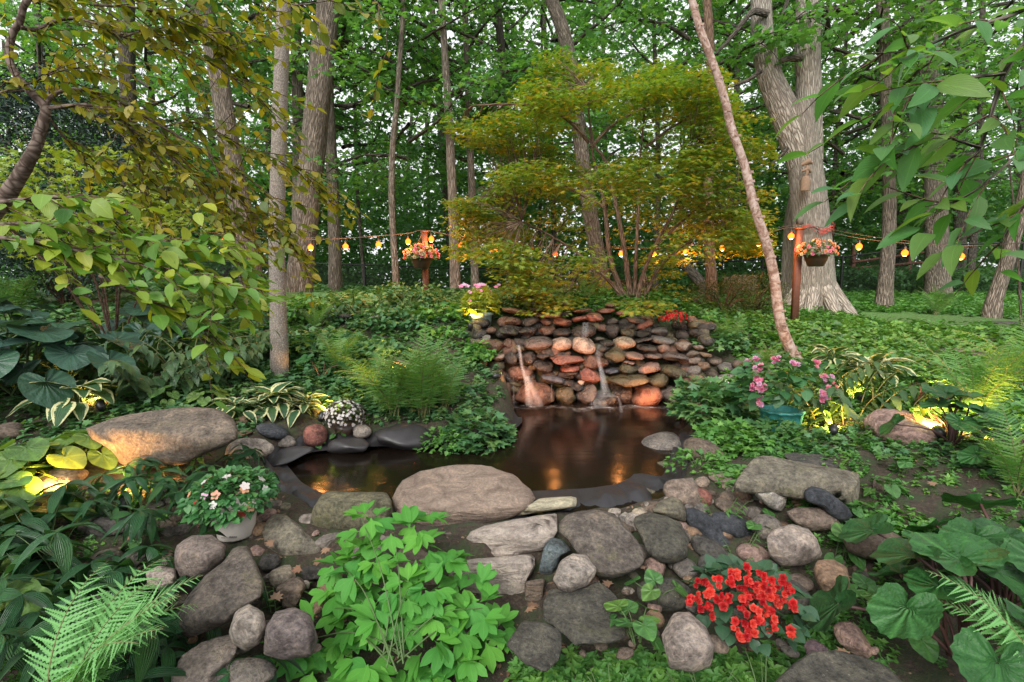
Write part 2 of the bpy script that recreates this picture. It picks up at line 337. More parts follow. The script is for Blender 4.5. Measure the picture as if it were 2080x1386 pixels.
M_TWIG = bark('twig_bark', (.06, .035, .026), (.15, .09, .065), 60, .4, .4, .004)
M_CHB = bark('glossy_cherry_bark', (.075, .05, .04), (.17, .125, .11), 30, .9, .3, .003)
def birchm():
    m, nt, p, o = newmat('birch_bark'); uv = N(nt, 'ShaderNodeUVMap', uv_map='UVMap'); g = N(nt, 'ShaderNodeNewGeometry')
    v = mapv(nt, uv.outputs[0], (1.0, 1.5, 1)); n = noise(nt, v, 7, 6, .7, 1.2); v2 = mapv(nt, uv.outputs[0], (.6, 9, 1)); n2 = noise(nt, v2, 9, 3, .6)
    big = noise(nt, g.outputs['Position'], 1.6, 2)
    c = ramp(nt, n, [(.32, (.07, .042, .032)), (.44, (.20, .115, .085)), (.53, (.36, .275, .235)), (.70, (.54, .47, .42))])
    s = ramp(nt, n2, [(.60, (0, 0, 0)), (.66, (1, 1, 1))]); c = mixc(nt, mth(nt, 'MULTIPLY', s, .6), c, (.16, .09, .07))
    c = mixc(nt, mth(nt, 'MULTIPLY', big, .35), c, (.38, .20, .13))
    nt.links.new(c, p.inputs['Base Color']); p.inputs['Roughness'].default_value = .65; bump(nt, p, n, .6, .01); return m
M_BIRCH = birchm()

def rockm(name, wet=0.0, lichen=.5, moss=.4):
    m, nt, p, o = newmat(name); g = N(nt, 'ShaderNodeNewGeometry'); oi = N(nt, 'ShaderNodeObjectInfo')
    P = g.outputs['Position']; base = oi.outputs['Color']
    n1 = noise(nt, P, 9, 6, .62, .4); n2 = noise(nt, P, 46, 6, .72); n3 = noise(nt, P, 190, 4, .7); n4 = noise(nt, P, 3.0, 3)
    c = mixc(nt, 1.0, base, ramp(nt, n1, [(.28, (.36, .34, .32)), (.5, (.92, .92, .92)), (.72, (1.55, 1.46, 1.34))]), 'MULTIPLY')
    c = mixc(nt, 1.0, c, ramp(nt, n2, [(.32, (.42, .42, .42)), (.5, (1.0, 1.0, 1.0)), (.68, (1.6, 1.56, 1.5))]), 'MULTIPLY')
    sp_ = ramp(nt, n3, [(.56, (0, 0, 0)), (.70, (1, 1, 1))]); r2 = mth(nt, 'FRACT', mth(nt, 'MULTIPLY', oi.outputs['Random'], 7.31))
    c = mixc(nt, mth(nt, 'MULTIPLY', mth(nt, 'MULTIPLY', sp_, r2), .65), c, mixc(nt, 1.0, c, (2.2, 2.15, 2.1), 'MULTIPLY'))
    dk = ramp(nt, n3, [(.30, (1, 1, 1)), (.42, (0, 0, 0))]); c = mixc(nt, mth(nt, 'MULTIPLY', dk, .45), c, mixc(nt, 1.0, c, (.4, .4, .4), 'MULTIPLY'))
    # pale lichen crusts and moss
    vo = N(nt, 'ShaderNodeTexNoise'); vo.inputs['Scale'].default_value = 34; vo.inputs['Detail'].default_value = 8; vo.inputs['Roughness'].default_value = .8; nt.links.new(P, vo.inputs['Vector'])
    lm = mth(nt, 'MULTIPLY', ramp(nt, vo.outputs[0], [(.60, (0, 0, 0)), (.66, (1, 1, 1))]), ramp(nt, n4, [(.42, (0, 0, 0)), (.6, (1, 1, 1))]))
    c = mixc(nt, mth(nt, 'MULTIPLY', lm, lichen), c, (.42, .41, .35))
    ms = mth(nt, 'MULTIPLY', ramp(nt, n1, [(.5, (0, 0, 0)), (.62, (1, 1, 1))]), ramp(nt, n4, [(.35, (1, 1, 1)), (.52, (0, 0, 0))]))
    c = mixc(nt, mth(nt, 'MULTIPLY', ms, moss), c, (.075, .085, .03))
    nt.links.new(c, p.inputs['Base Color']); p.inputs['Specular IOR Level'].default_value = .3 + wet*.4
    if wet: nt.links.new(ramp(nt, n1, [(.35, (.12,)*3), (.62, (.5,)*3)]), p.inputs['Roughness'])
    else: p.inputs['Roughness'].default_value = .85
    h = mth(nt, 'ADD', mth(nt, 'MULTIPLY', n1, 1.1), mth(nt, 'ADD', mth(nt, 'MULTIPLY', n2, .6), mth(nt, 'MULTIPLY', n3, .22)))
    bump(nt, p, h, 1.0, .035); return m
M_ROCK = rockm('dry_stone'); M_ROCKL = rockm('lichen_stone', 0, 1.0, .6); M_WET = rockm('wet_stone', 1.0, .15, .75)
def strat():
    m, nt, p, o = newmat('layered_stone'); g = N(nt, 'ShaderNodeNewGeometry'); oi = N(nt, 'ShaderNodeObjectInfo'); P = g.outputs['Position']
    v = mapv(nt, P, (1.2, 1.2, 5)); n1 = noise(nt, v, 5, 7, .65, 1.0); n2 = noise(nt, P, 60, 5, .7); n3 = noise(nt, P, 220, 3, .7)
    c = mixc(nt, 1.0, oi.outputs['Color'], ramp(nt, n1, [(.28, (.5, .45, .42)), (.5, (1, .98, .96)), (.72, (1.5, 1.42, 1.3))]), 'MULTIPLY')
    c = mixc(nt, 1.0, c, ramp(nt, n2, [(.3, (.65,)*3), (.55, (1.03,)*3), (.75, (1.35,)*3)]), 'MULTIPLY')
    c = mixc(nt, mth(nt, 'MULTIPLY', ramp(nt, n3, [(.6, (0,)*3), (.7, (1,)*3)]), .4), c, (.5, .48, .44))
    nt.links.new(c, p.inputs['Base Color']); p.inputs['Roughness'].default_value = .88; p.inputs['Specular IOR Level'].default_value = .3
    bump(nt, p, mth(nt, 'ADD', mth(nt, 'MULTIPLY', n1, 1.6), mth(nt, 'MULTIPLY', n2, .5)), .9, .025); return m
M_STRAT = strat()
def soilm():
    m, nt, p, o = newmat('soil'); g = N(nt, 'ShaderNodeNewGeometry'); P = g.outputs['Position']
    n1 = noise(nt, P, 2.2, 5); n2 = noise(nt, P, 45, 6, .75); n3 = noise(nt, P, 12, 4)
    c = ramp(nt, n2, [(.3, (.02, .014, .009)), (.5, (.055, .038, .026)), (.68, (.12, .085, .06)), (.8, (.2, .14, .09))])
    c = mixc(nt, mth(nt, 'MULTIPLY', ramp(nt, n3, [(.45, (0,)*3), (.6, (1,)*3)]), .7), c, (.035, .065, .018))
    sy = N(nt, 'ShaderNodeSeparateXYZ'); nt.links.new(P, sy.inputs[0])
    f = ramp(nt, mth(nt, 'DIVIDE', sy.outputs[1], 30.0), [(.24, (0,)*3), (.36, (1,)*3)])
    lawn = ramp(nt, noise(nt, P, 30, 5, .7), [(.3, (.05, .12, .025)), (.5, (.10, .22, .045)), (.7, (.15, .30, .06))])
    c = mixc(nt, f, c, lawn)
    nt.links.new(c, p.inputs['Base Color']); p.inputs['Roughness'].default_value = .95; bump(nt, p, mth(nt, 'ADD', n2, n3), 1.0, .03); return m
M_SOIL = soilm()
def plain(name, col, rough=.5, metal=0.0, nz=0.3, scale=20):
    m, nt, p, o = newmat(name); g = N(nt, 'ShaderNodeNewGeometry'); n1 = noise(nt, g.outputs['Position'], scale, 4)
    c = mixc(nt, mth(nt, 'MULTIPLY', n1, nz*2), col, tuple(x*.4 for x in col)); nt.links.new(c, p.inputs['Base Color'])
    p.inputs['Roughness'].default_value = rough; p.inputs['Metallic'].default_value = metal; bump(nt, p, n1, .15, .004); return m
M_LINER = plain('rubber_liner', (.030, .027, .030), .5, 0, .45, 22)
M_WRAP = plain('wrinkled_liner', (.055, .05, .052), .42, 0, .45, 14)
M_FENCE = plain('black_fence', (.012, .012, .012), .5)
M_WOOD = plain('red_brown_wood', (.16, .06, .035), .7, 0, .4, 30)
M_WOODG = plain('grey_wood', (.30, .20, .13), .85, 0, .5, 25)
M_POTB = plain('bronze_pot', (.06, .035, .025), .35)
M_POTW = plain('white_plastic', (.62, .57, .52), .45, 0, .15)
M_TEAL = plain('teal_glaze', (.06, .30, .28), .3)
M_TEALW = plain('pale_teal', (.45, .60, .55), .4)
M_CABLE = plain('cable', (.07, .055, .045), .7)
M_STEM = plain('green_stem', (.08, .14, .04), .6); M_STEMP = plain('purple_stem', (.09, .04, .035), .5); M_STEMY = plain('tan_stem', (.15, .15, .05), .6)
M_BLACK = plain('black_plastic', (.02, .02, .02), .4)
M_FISH = plain('orange_fish', (.85, .12, .03), .35); M_RIBBON = plain('red_netting', (.7, .10, .07), .6); M_INK = plain('dark_print', (.05, .05, .05), .7)
def emis(name, col, s):
    m, nt, p, o = newmat(name); nt.nodes.remove(p); e = N(nt, 'ShaderNodeEmission'); e.inputs[0].default_value = (*col, 1); e.inputs[1].default_value = s
    nt.links.new(e.outputs[0], o.inputs[0]); return m
M_BULB = emis('lit_bulb', (1, .13, .012), 2.6); M_CORE = emis('bulb_filament', (1, .55, .22), 10); M_LENS = emis('lit_lens', (1, .72, .32), 12)
def waterm():
    m, nt, p, o = newmat('dark_water'); nt.nodes.remove(p); g = N(nt, 'ShaderNodeNewGeometry')
    tr = N(nt, 'ShaderNodeBsdfTransparent'); tr.inputs[0].default_value = (.20, .12, .07, 1)
    df = N(nt, 'ShaderNodeBsdfDiffuse'); df.inputs[0].default_value = (.014, .009, .006, 1)
    gl = N(nt, 'ShaderNodeBsdfGlossy'); gl.inputs['Roughness'].default_value = .15; gl.inputs[0].default_value = (.9, .9, .9, 1)
    fr = N(nt, 'ShaderNodeFresnel'); fr.inputs[0].default_value = 1.36
    v = mapv(nt, g.outputs['Position'], (1, 2.2, 1)); b = N(nt, 'ShaderNodeBump'); b.inputs['Strength'].default_value = .25; b.inputs['Distance'].default_value = .012
    nt.links.new(noise(nt, v, 3.2, 2, .4, .5), b.inputs['Height'])
    for q in (gl, fr): nt.links.new(b.outputs[0], q.inputs['Normal'])
    a = N(nt, 'ShaderNodeMixShader'); a.inputs[0].default_value = .55; nt.links.new(tr.outputs[0], a.inputs[1]); nt.links.new(df.outputs[0], a.inputs[2])
    x = N(nt, 'ShaderNodeMixShader'); nt.links.new(fr.outputs[0], x.inputs[0]); nt.links.new(a.outputs[0], x.inputs[1]); nt.links.new(gl.outputs[0], x.inputs[2])
    nt.links.new(x.outputs[0], o.inputs[0]); return m
M_WATER = waterm()
def fallm(name='falling_water', a0=.44, a1=.74, base=.0, mx_=.30):
    m, nt, p, o = newmat(name); uv = N(nt, 'ShaderNodeUVMap', uv_map='UVMap')
    v = mapv(nt, uv.outputs[0], (20, .8, 1)); n = noise(nt, v, 2.5, 5, .7); f = ramp(nt, n, [(a0, (base,)*3), (a1, (mx_,)*3)])
    s = N(nt, 'ShaderNodeSeparateXYZ'); nt.links.new(uv.outputs[0], s.inputs[0])
    e = mth(nt, 'SUBTRACT', 1.0, mth(nt, 'POWER', mth(nt, 'ABSOLUTE', mth(nt, 'SUBTRACT', mth(nt, 'MULTIPLY', s.outputs[0], 2.0), 1.0)), 2.5))
    f = mth(nt, 'MULTIPLY', f, e)
    p.inputs['Base Color'].default_value = (.72, .78, .82, 1); p.inputs['Roughness'].default_value = .35
    t = N(nt, 'ShaderNodeBsdfTransparent'); x = N(nt, 'ShaderNodeMixShader'); nt.links.new(f, x.inputs[0]); nt.links.new(t.outputs[0], x.inputs[1]); nt.links.new(p.outputs[0], x.inputs[2]); nt.links.new(x.outputs[0], o.inputs[0])
    return m
M_FALL = fallm()
def foamm():
    m, nt, p, o = newmat('pond_foam'); g = N(nt, 'ShaderNodeNewGeometry'); n = noise(nt, mapv(nt, g.outputs['Position'], (1, 3, 1)), 9, 5, .65, .8); f = ramp(nt, n, [(.48, (0,)*3), (.7, (.6,)*3)])
    p.inputs['Base Color'].default_value = (.8, .78, .76, 1); t = N(nt, 'ShaderNodeBsdfTransparent'); x = N(nt, 'ShaderNodeMixShader')
    uv = N(nt, 'ShaderNodeUVMap', uv_map='UVMap'); s = N(nt, 'ShaderNodeSeparateXYZ'); nt.links.new(uv.outputs[0], s.inputs[0])
    f = mth(nt, 'MULTIPLY', f, mth(nt, 'SUBTRACT', 1.0, s.outputs[0]))
    nt.links.new(f, x.inputs[0]); nt.links.new(t.outputs[0], x.inputs[1]); nt.links.new(p.outputs[0], x.inputs[2]); nt.links.new(x.outputs[0], o.inputs[0]); return m
M_FOAM = foamm()
# ------------------------------------------------------------------ leaf templates: (verts, loops, totals, uv); base at origin, tip along +Y, face up
def strip_leaf(L=1.0, Wd=.45, ns=5, cross=2, prof='ovate', fold=.12, droop=.25, wave=0.0, seed=0, pet=0.0):
    g = np.random.RandomState(seed); v = []; uv = []
    for i in range(ns+1):
        t = i/ns
        w = {'ovate': math.sin(math.pi*min(1, t**.72))**.85, 'lance': math.sin(math.pi*min(1, t**.8))**1.05, 'obov': math.sin(math.pi*min(1, t**1.25))**.8}[prof] if 0 < t < 1 else (.04 if t == 0 else .0)
        for j in range(cross+1):
            u = j/cross*2-1; x = u*w*Wd/2
            z = abs(u)*fold*w*Wd - droop*L*t*t + wave*L*math.sin(t*13+u*3+seed)*abs(u)
            v.append((x, pet + L*t*(1-.12*droop*t), z)); uv.append((u, t))
    lo = []; n = cross+1
    for i in range(ns):
        for j in range(cross): lo += [i*n+j, i*n+j+1, (i+1)*n+j+1, (i+1)*n+j]
    return (np.array(v), np.array(lo), np.full(ns*cross, 4), np.array(uv))
def small_leaf(L=1.0, Wd=.55, fold=.12, droop=.12):     # 2 folded halves, 6 points
    v = np.array([(0, 0, 0), (Wd/2, .4*L, fold*Wd), (Wd*.3, .72*L, fold*.5*Wd-droop*.5*L), (0, L, -droop*L), (-Wd*.3, .72*L, fold*.5*Wd-droop*.5*L), (-Wd/2, .4*L, fold*Wd)])
    return (v, np.array([0, 1, 2, 3, 0, 3, 4, 5]), np.array([4, 4]), np.array([(0, 0), (1, .4), (.8, .7), (0, 1), (-.8, .7), (-1, .4)], float))
def maple_leaf(s=1.0, lobes=5, depth=.5):
    pts = [(0, 0)]; A = np.linspace(-118, 118, lobes)
    for i, a in enumerate(A):
        r = 1 - .3*abs(a)/118
        if i: am = (a + A[i-1])/2; pts.append((r*depth*math.sin(rad(am)), r*depth*math.cos(rad(am))+.12))
        pts.append((r*.85*math.sin(rad(a)), r*.85*math.cos(rad(a))+.15))
    v = np.array([(x*s, y*s, -.18*s*(x*x+y*y)) for x, y in pts]); n = len(v)
    lo = []; 
    for i in range(1, n-1): lo += [0, i, i+1]
    return (v, np.array(lo), np.full(n-2, 3), np.array([(x, y) for x, y in pts]))
def polar_leaf(R=1.0, na=26, nr=4, cup=.12, wav=.05, k=5, tip=.22, notch=.85, tooth=0.0, seed=0, drp=0.0):
    v = [(0, 0, 0)]; uv = [(0, 0)]
    A = np.linspace(-math.pi, math.pi, na+1)
    for i in range(1, nr+1):
        q = i/nr
        for a in A:
            r = (.84+.10*math.cos(a)+tip*math.exp(-(a/.38)**2))*(1-notch*math.exp(-((math.pi-abs(a))/.34)**2))
            r *= 1+tooth*(1 if int((a+9)*40/6.283) % 2 else -1)
            rr = r*q*R
            x, y = rr*math.sin(a), rr*math.cos(a); v.append((x, y, cup*R*(q*q) + wav*R*q*q*math.sin(k*a+seed) - drp*(y/R)**2*R*(1 if y > 0 else .3)))
            uv.append((a/math.pi*1.0, q))
    n = na+1; lo = []; tot = []
    for j in range(na): lo += [0, 1+j+1, 1+j]; tot.append(3)
    for i in range(nr-1):
        for j in range(na): lo += [1+i*n+j, 1+i*n+j+1, 1+(i+1)*n+j+1, 1+(i+1)*n+j]; tot.append(4)
    return (np.array(v), np.array(lo), np.array(tot), np.array(uv))
def tmerge(parts):      # parts: list of (template, R, t, s) -> template
    V = []; Lo = []; T = []; U = []; n = 0
    for (v, lo, tot, uv), R, t, s in parts:
        V.append((v*s) @ np.asarray(R).T + np.asarray(t)); Lo.append(lo+n); T.append(tot); U.append(uv); n += len(v)
    return (np.concatenate(V), np.concatenate(Lo), np.concatenate(T), np.concatenate(U))
I3 = np.eye(3)
def r1(y, p=0.0, r=0.0): return rotm(np.array([y]), np.array([p]), np.array([r]))[0]
T_SMALL = small_leaf(); T_SMALLW = small_leaf(1, .8, .1, .2); T_NARROW = small_leaf(1, .28, .1, .2)
T_MAPLE = maple_leaf(); T_MAPLE7 = maple_leaf(1, 7, .38)
T_OV = strip_leaf(1, .52, 5, 2, 'ovate', .14, .25); T_OV2 = strip_leaf(1, .60, 5, 2, 'ovate', .10, .10); T_LAN = strip_leaf(1, .30, 6, 2, 'lance', .2, .35)
def lobed_leaflet():    # bleeding-heart / peony leaflet, three pointed lobes
    a = strip_leaf(1, .42, 5, 2, 'obov', .08, .10)
    return tmerge([(a, I3, (0, 0, 0), 1.0), (a, r1(rad(38), 0, .1), (0, .12, -.01), .86), (a, r1(rad(-38), 0, -.1), (0, .12, -.012), .86)])
T_LOBED = lobed_leaflet()
T_TRIF = tmerge([(T_LOBED, I3, (0, .25, 0), 1.0), (T_LOBED, r1(rad(72)), (0, .12, -.005), .85), (T_LOBED, r1(rad(-72)), (0, .12, -.005), .85)])
def whorl(tp, n, tilt=-.25, jit=.25, seed=0, s=1.0):
    g = np.random.RandomState(seed)
    return tmerge([(tp, r1(6.283*i/n+g.uniform(-jit, jit), tilt+g.uniform(-.25, .25), g.uniform(-.3, .3)), (0, 0, g.uniform(0, .1)), s*g.uniform(.75, 1.1)) for i in range(n)])
T_TUFT = [tmerge([(whorl(T_SMALLW, 5, .1, .4, q), I3, (0, 0, .25), .55), (whorl(T_SMALLW, 4, .3, .4, q+9), I3, (0.05, 0, .55), .45), (whorl(T_SMALLW, 4, -.1, .5, q+19), I3, (0, 0.05, .02), .6)]) for q in range(3)]
T_TUFTP = [tmerge([(whorl(T_SMALL, 5, .2, .5, q), I3, (0, 0, .3), .6), (whorl(T_SMALL, 4, .5, .5, q+9), I3, (0, 0, .7), .5), (whorl(T_SMALL, 4, 0, .5, q+19), I3, (0, 0.05, .05), .6)]) for q in range(3)]
T_MTUFT = [tmerge([(whorl(T_MAPLE, 3, .05, .6, q), I3, (0, 0, .3), .55), (whorl(T_MAPLE, 3, .2, .5, q+7), I3, (0, 0, .6), .45), (whorl(T_SMALLW, 3, -.1, .5, q+19), I3, (0, 0, .05), .55)]) for q in range(3)]
T_LT = [tmerge([(whorl(T_SMALLW, 4, .15, .5, q), I3, (0, 0, .3), .6), (whorl(T_SMALLW, 3, .4, .5, q+9), I3, (.1, 0, .6), .5)]) for q in range(4)]
# flowers
def cup_petal(s=1.0): 
    a = strip_leaf(.5*s, .5*s, 3, 2, 'obov', -.2, -.3); return a
def rose(seed=0):
    P = cup_petal(); g = np.random.RandomState(seed); L = []
    for k, (n, t, s, z) in enumerate(((5, .1, 1.0, 0), (5, .6, .8, .05), (4, 1.0, .6, .1))):
        for i in range(n): L.append((P, r1(6.283*i/n+k*.6+g.uniform(-.2, .2), t+g.uniform(-.1, .1)), (0, 0, z), s))
    return tmerge(L)
def flat5(seed=0):
    P = strip_leaf(.5, .36, 4, 2, 'obov', .02, .06); return tmerge([(P, r1(6.283*i/5, .12), (0, 0, 0), 1.0) for i in range(5)])
T_ROSE = rose(); T_FLAT = flat5()
def me_tpl(name, T, mat, s=1.0, var=0.0, stem=None, stemmat=None):
    mb = MB(); mb.tpl(T, I3[None], np.zeros((1, 3)), s, var)
    if stem: tube(mb, *stem, mi=1)
    return mb.mesh(name, [mat] + ([stemmat] if stem else []))
# fern frond: arching rachis with toothed pinnae
def frond_mesh(name, mat, L=1.0, seed=0, npin=30, wid=.20, arch=.9, lean=.5, teeth=7):
    g = np.random.RandomState(seed); mb = MB(); n = 22; t = np.linspace(0, 1, n)
    ang = lean + arch*t**1.6; dx = np.sin(ang); dz = np.cos(ang); P = np.zeros((n, 3))
    for i in range(1, n): P[i] = P[i-1] + np.array([0, dx[i], dz[i]])*L/(n-1)
    P[:, 0] += .03*L*np.sin(t*2+seed); tube(mb, P, np.linspace(.006, .0015, n)*L**.5, 4, mi=1, cap=False)
    # one toothed pinna template
    half = []; K = teeth
    for i in range(K):
        u0 = i/K; w = (1-u0**1.4); half += [(u0+.015, .026*w), ((i+.62)/K, .070*w)]
    pts = [(0, 0)] + half + [(1, 0)]; v = [(x, y, 0) for x, y in pts] + [(x, -y, 0) for x, y in pts[-2:0:-1]]
    m = len(v); k = len(pts); vv = np.array([(-b, a, -.10*a*a) for a, b, c in v]); lo = []; tot = []
    for i in range(1, k-1):
        lo += [i, i+1, (m-i-1) % m if i+1 < k-1 else k-1, m-i] if i+1 < k-1 else [i, k-1, m-i]; tot.append(4 if i+1 < k-1 else 3)
    lo += [0, 1, m-1]; tot.append(3)
    TP = (vv, np.array(lo), np.array(tot), np.stack([vv[:, 0]*8, vv[:, 1]], 1))
    Rs = []; ts = []; ss = []
    for i in range(npin):
        u = .14 + .85*i/npin; f = u*(n-1); a = int(f); p = P[a]+(P[min(a+1, n-1)]-P[a])*(f-a)
        d = P[min(a+1, n-1)]-P[max(a-1, 0)]; d /= np.linalg.norm(d); el = math.asin(max(-1, min(1, d[2])))
        w = (math.sin(math.pi*min(1, (u-.08)/.92)**.62)**.8)*wid*L*1.35 + .01
        F = np.array([[1, 0, 0], [0, d[1], -d[2]], [0, d[2], d[1]]])
        for s in (-1, 1):
            y = -s*rad(78-22*u)
            Rs.append(F @ r1(y+g.normal(0, .09), -.12+g.normal(0, .16), g.normal(0, .2))); ts.append(p); ss.append(w*g.uniform(.72, 1.12))
    mb.tpl(TP, np.array(Rs), np.array(ts), np.array(ss), g.uniform(0, .6, len(ts)))
    return mb.mesh(name, [mat, M_STEMY])
# ------------------------------------------------------------------ ground, water, liner
def build_ground():
    xs = np.unique(np.round(np.concatenate([np.linspace(-90, -16, 12), np.arange(-16, -5, .25), np.arange(-5, 5, .07), np.arange(5, 16.1, .25), np.linspace(17, 90, 12)]), 3))
    ys = np.unique(np.round(np.concatenate([np.linspace(-20, .4, 8), np.arange(.5, 8.2, .07), np.arange(8.2, 32, .3), np.linspace(33, 140, 14)]), 3))
    X, Y = np.meshgrid(xs, ys); Z = H(X, Y) + .012*wobble(np.stack([X, Y, X*0], -1).reshape(-1, 3), 16, 5).reshape(X.shape)*(Y < 9)
    nx, ny = len(xs), len(ys); i = np.arange(ny-1)[:, None]; j = np.arange(nx-1)[None]
    q = np.stack([i*nx+j, i*nx+j+1, (i+1)*nx+j+1, (i+1)*nx+j], -1).reshape(-1)
    mb = MB(); mb.add(np.stack([X, Y, Z], -1), q, np.full((nx-1)*(ny-1), 4)); tag(mb.build('ground', M_SOIL), kind='structure')
    mb = MB(); xs = np.linspace(-2.6, 3.0, 60); ys = np.linspace(3.05, 7.1, 50); X, Y = np.meshgrid(xs, ys); nx = 60; ny = 50
    i = np.arange(ny-1)[:, None]; j = np.arange(nx-1)[None]; keep = (pond_sd(X, Y) < .22)
    q = np.stack([i*nx+j, i*nx+j+1, (i+1)*nx+j+1, (i+1)*nx+j], -1).reshape(-1, 4); k = keep.ravel()[q].any(1); q = q[k]
    mb.add(np.stack([X, Y, X*0], -1), q.reshape(-1), np.full(len(q), 4)); tag(mb.build('pond_water', M_WATER), kind='structure')
build_ground()
def build_liner():
    n = 260; P = np.vstack([POND, POND[:1]]); d = np.concatenate([[0], np.cumsum(np.linalg.norm(np.diff(P, axis=0), axis=1))])
    s = np.linspace(0, d[-1], n); x = np.interp(s, d, P[:, 0]); y = np.interp(s, d, P[:, 1]); c = P[:-1].mean(0)
    for _ in range(6): x[1:-1] = (x[:-2]+x[2:]+2*x[1:-1])/4; y[1:-1] = (y[:-2]+y[2:]+2*y[1:-1])/4
    tx = np.gradient(x); ty = np.gradient(y); l = np.hypot(tx, ty); nx_, ny_ = ty/l, -tx/l
    V = []; cols = 8
    for i in range(n):
        if y[i] > 6.4: pass
        for j in range(cols):
            f = j/(cols-1); o = -.12 + (.52 if y[i] < 3.9 and x[i] > .1 else .30)*f; fold = .03*math.sin(s[i]*17+f*4)+.018*math.sin(s[i]*41+f*9)+.012*math.sin(s[i]*7)
            px_, py_ = x[i]+nx_[i]*o, y[i]+ny_[i]*o
            z = -.12+.17*f**.7 if f < .75 else .04 - (f-.75)*.15
            z = max(z, float(H(px_, py_))+.035) if y[i] < 5.9 and f > .35 else z
            z = max(z, .035) if f > .5 else z
            z = min(z, .13)
            if y[i] > 5.9: z = -.2
            V.append((px_, py_, z + fold*math.sin(f*3.1)))
    V = np.array(V); i = np.arange(n-1)[:, None]; j = np.arange(cols-1)[None]
    q = np.stack([i*cols+j, i*cols+j+1, (i+1)*cols+j+1, (i+1)*cols+j], -1).reshape(-1)
    mb = MB(); mb.add(V, q, np.full((n-1)*(cols-1), 4)); o = mb.build('pond_liner', M_LINER)
    tag(o, 'folded black rubber pond liner lining the water edge', 'pond liner')
build_liner()

# ------------------------------------------------------------------ stones
import bmesh
ICO = {}
def ico(s):
    if s not in ICO:
        b = bmesh.new(); bmesh.ops.create_icosphere(b, subdivisions=s, radius=1.0)
        ICO[s] = (np.array([v.co[:] for v in b.verts]), np.array([[v.index for v in f.verts] for f in b.faces]).reshape(-1), len(b.faces)); b.free()
    return ICO[s]
def rock_unit(seed, kind, sub):
    v, lo, nf = ico(sub); v = v.copy(); g = np.random.RandomState(seed); R = rotm(np.array([g.uniform(0, 6)]), np.array([g.uniform(-1, 1)]))[0] if kind in ('round', 'rough') else r1(g.uniform(-.15, .15))
    pw = {'round': 2.3, 'rough': 2.8, 'block': 7, 'slab': 2.8, 'flat': 3.0}[kind]; v = v @ R.T
    v = v/((np.abs(v)**pw).sum(1)**(1/pw))[:, None]; v = v @ R if kind in ('round', 'rough') else v
    for _ in range({'round': 4, 'rough': 13, 'block': 6, 'slab': 7, 'flat': 6}[kind]):
        n = g.normal(size=3); n /= np.linalg.norm(n); d = g.uniform(.66, .95); e = v @ n - d*(1.12 if kind == 'block' else 1); v -= np.outer(np.maximum(e, 0)*(.75 if kind == 'round' else .93), n)
    a = {'round': .06, 'rough': .07, 'block': .05, 'slab': .06, 'flat': .06}[kind]; nn = v/np.linalg.norm(v, axis=1)[:, None]
    v += nn*(a*wobble(v, 2.2, seed+1) + a*.42*wobble(v, 6, seed+2) + a*.22*wobble(v, 15, seed+3) + a*.10*wobble(v, 34, seed+4))[:, None]
    if kind in ('slab', 'block'):      # layered edges
        v += nn*np.array([1, 1, 0])*(.022*np.sign(np.sin(v[:, 2]*9+seed+.8*np.sin(v[:, 0]*3)))*np.abs(nn[:, 2] < .6))[:, None]
    m = np.abs(v).max(0); return v/m, lo, nf
def rodr(ax, a):
    ax = np.asarray(ax, float)/np.linalg.norm(ax); K = np.array([[0, -ax[2], ax[1]], [ax[2], 0, -ax[0]], [-ax[1], ax[0], 0]])
    return np.eye(3)+math.sin(a)*K+(1-math.cos(a))*K@K
C_ = dict(taupe=(.235,.18,.145), granite=(.34,.295,.26), white=(.46,.42,.38), dark=(.085,.078,.072), slate=(.055,.06,.07), blue=(.14,.17,.18), tan=(.27,.175,.115),
          red=(.24,.10,.08), purple=(.16,.11,.125), olive=(.14,.13,.085), brown=(.19,.125,.085), grey=(.17,.15,.135), pink=(.35,.235,.20), cream=(.36,.33,.24),
          wdark=(.035,.026,.02), wbrown=(.13,.065,.04), worange=(.24,.10,.06), wpale=(.40,.28,.21), wgrey=(.12,.09,.075), wolive=(.085,.068,.032), wred=(.22,.085,.06), wslate=(.08,.085,.10), wpink=(.24,.145,.11))
def stone(px, py, w, h, rot=0, col='grey', kind='round', label=None, name='boulder', Y=None, k=.3, parent=None, mat=None, group=None, seed=None, cat='boulder', deep=1.0, lift=0.0):
    d = ray(px, py); L = np.linalg.norm(d); sn = abs(d[2])/L; cn = math.sqrt(1-sn*sn); seed = int(px*7+py*13) if seed is None else seed
    azf = {'flat': .45, 'slab': .7}.get(kind, .82)
    if Y is None:
        t = 1.3
        while t < 40:
            z = CAMZ+d[2]*t; g_ = max(float(H(d[0]*t, d[1]*t)), -.05)+lift
            if z <= g_ + azf*h/2*t/FPX*k: break
            t += .01
    else: t = Y/d[1]
    s = t/FPX; a = w/2*s; hh = h/2*s; az = hh*azf; ay = math.sqrt(max(hh*hh-(az*cn)**2, 0))/max(sn, .12)
    ay = min(max(ay, .55*a, .5*hh), 1.05*max(a, hh))*deep
    sub = 4 if w*h > 9000 else 3
    v, lo, nf = rock_unit(seed, kind, sub); v = v*np.array([a, ay, az]); Rv = rodr(d, rad(rot)); v = v @ Rv.T
    c = d*t + np.array([0, 0, CAMZ]); mb = MB(); mb.add(v, lo, np.full(nf, 3))
    col = C_[col] if isinstance(col, str) else col
    o = mb.build(name, mat or M_ROCK, parent, None, True, col)
    if parent is None: o.location = c; tag(o, label, cat, group)
    else: o.location = Vector(c) - parent.location
    return o

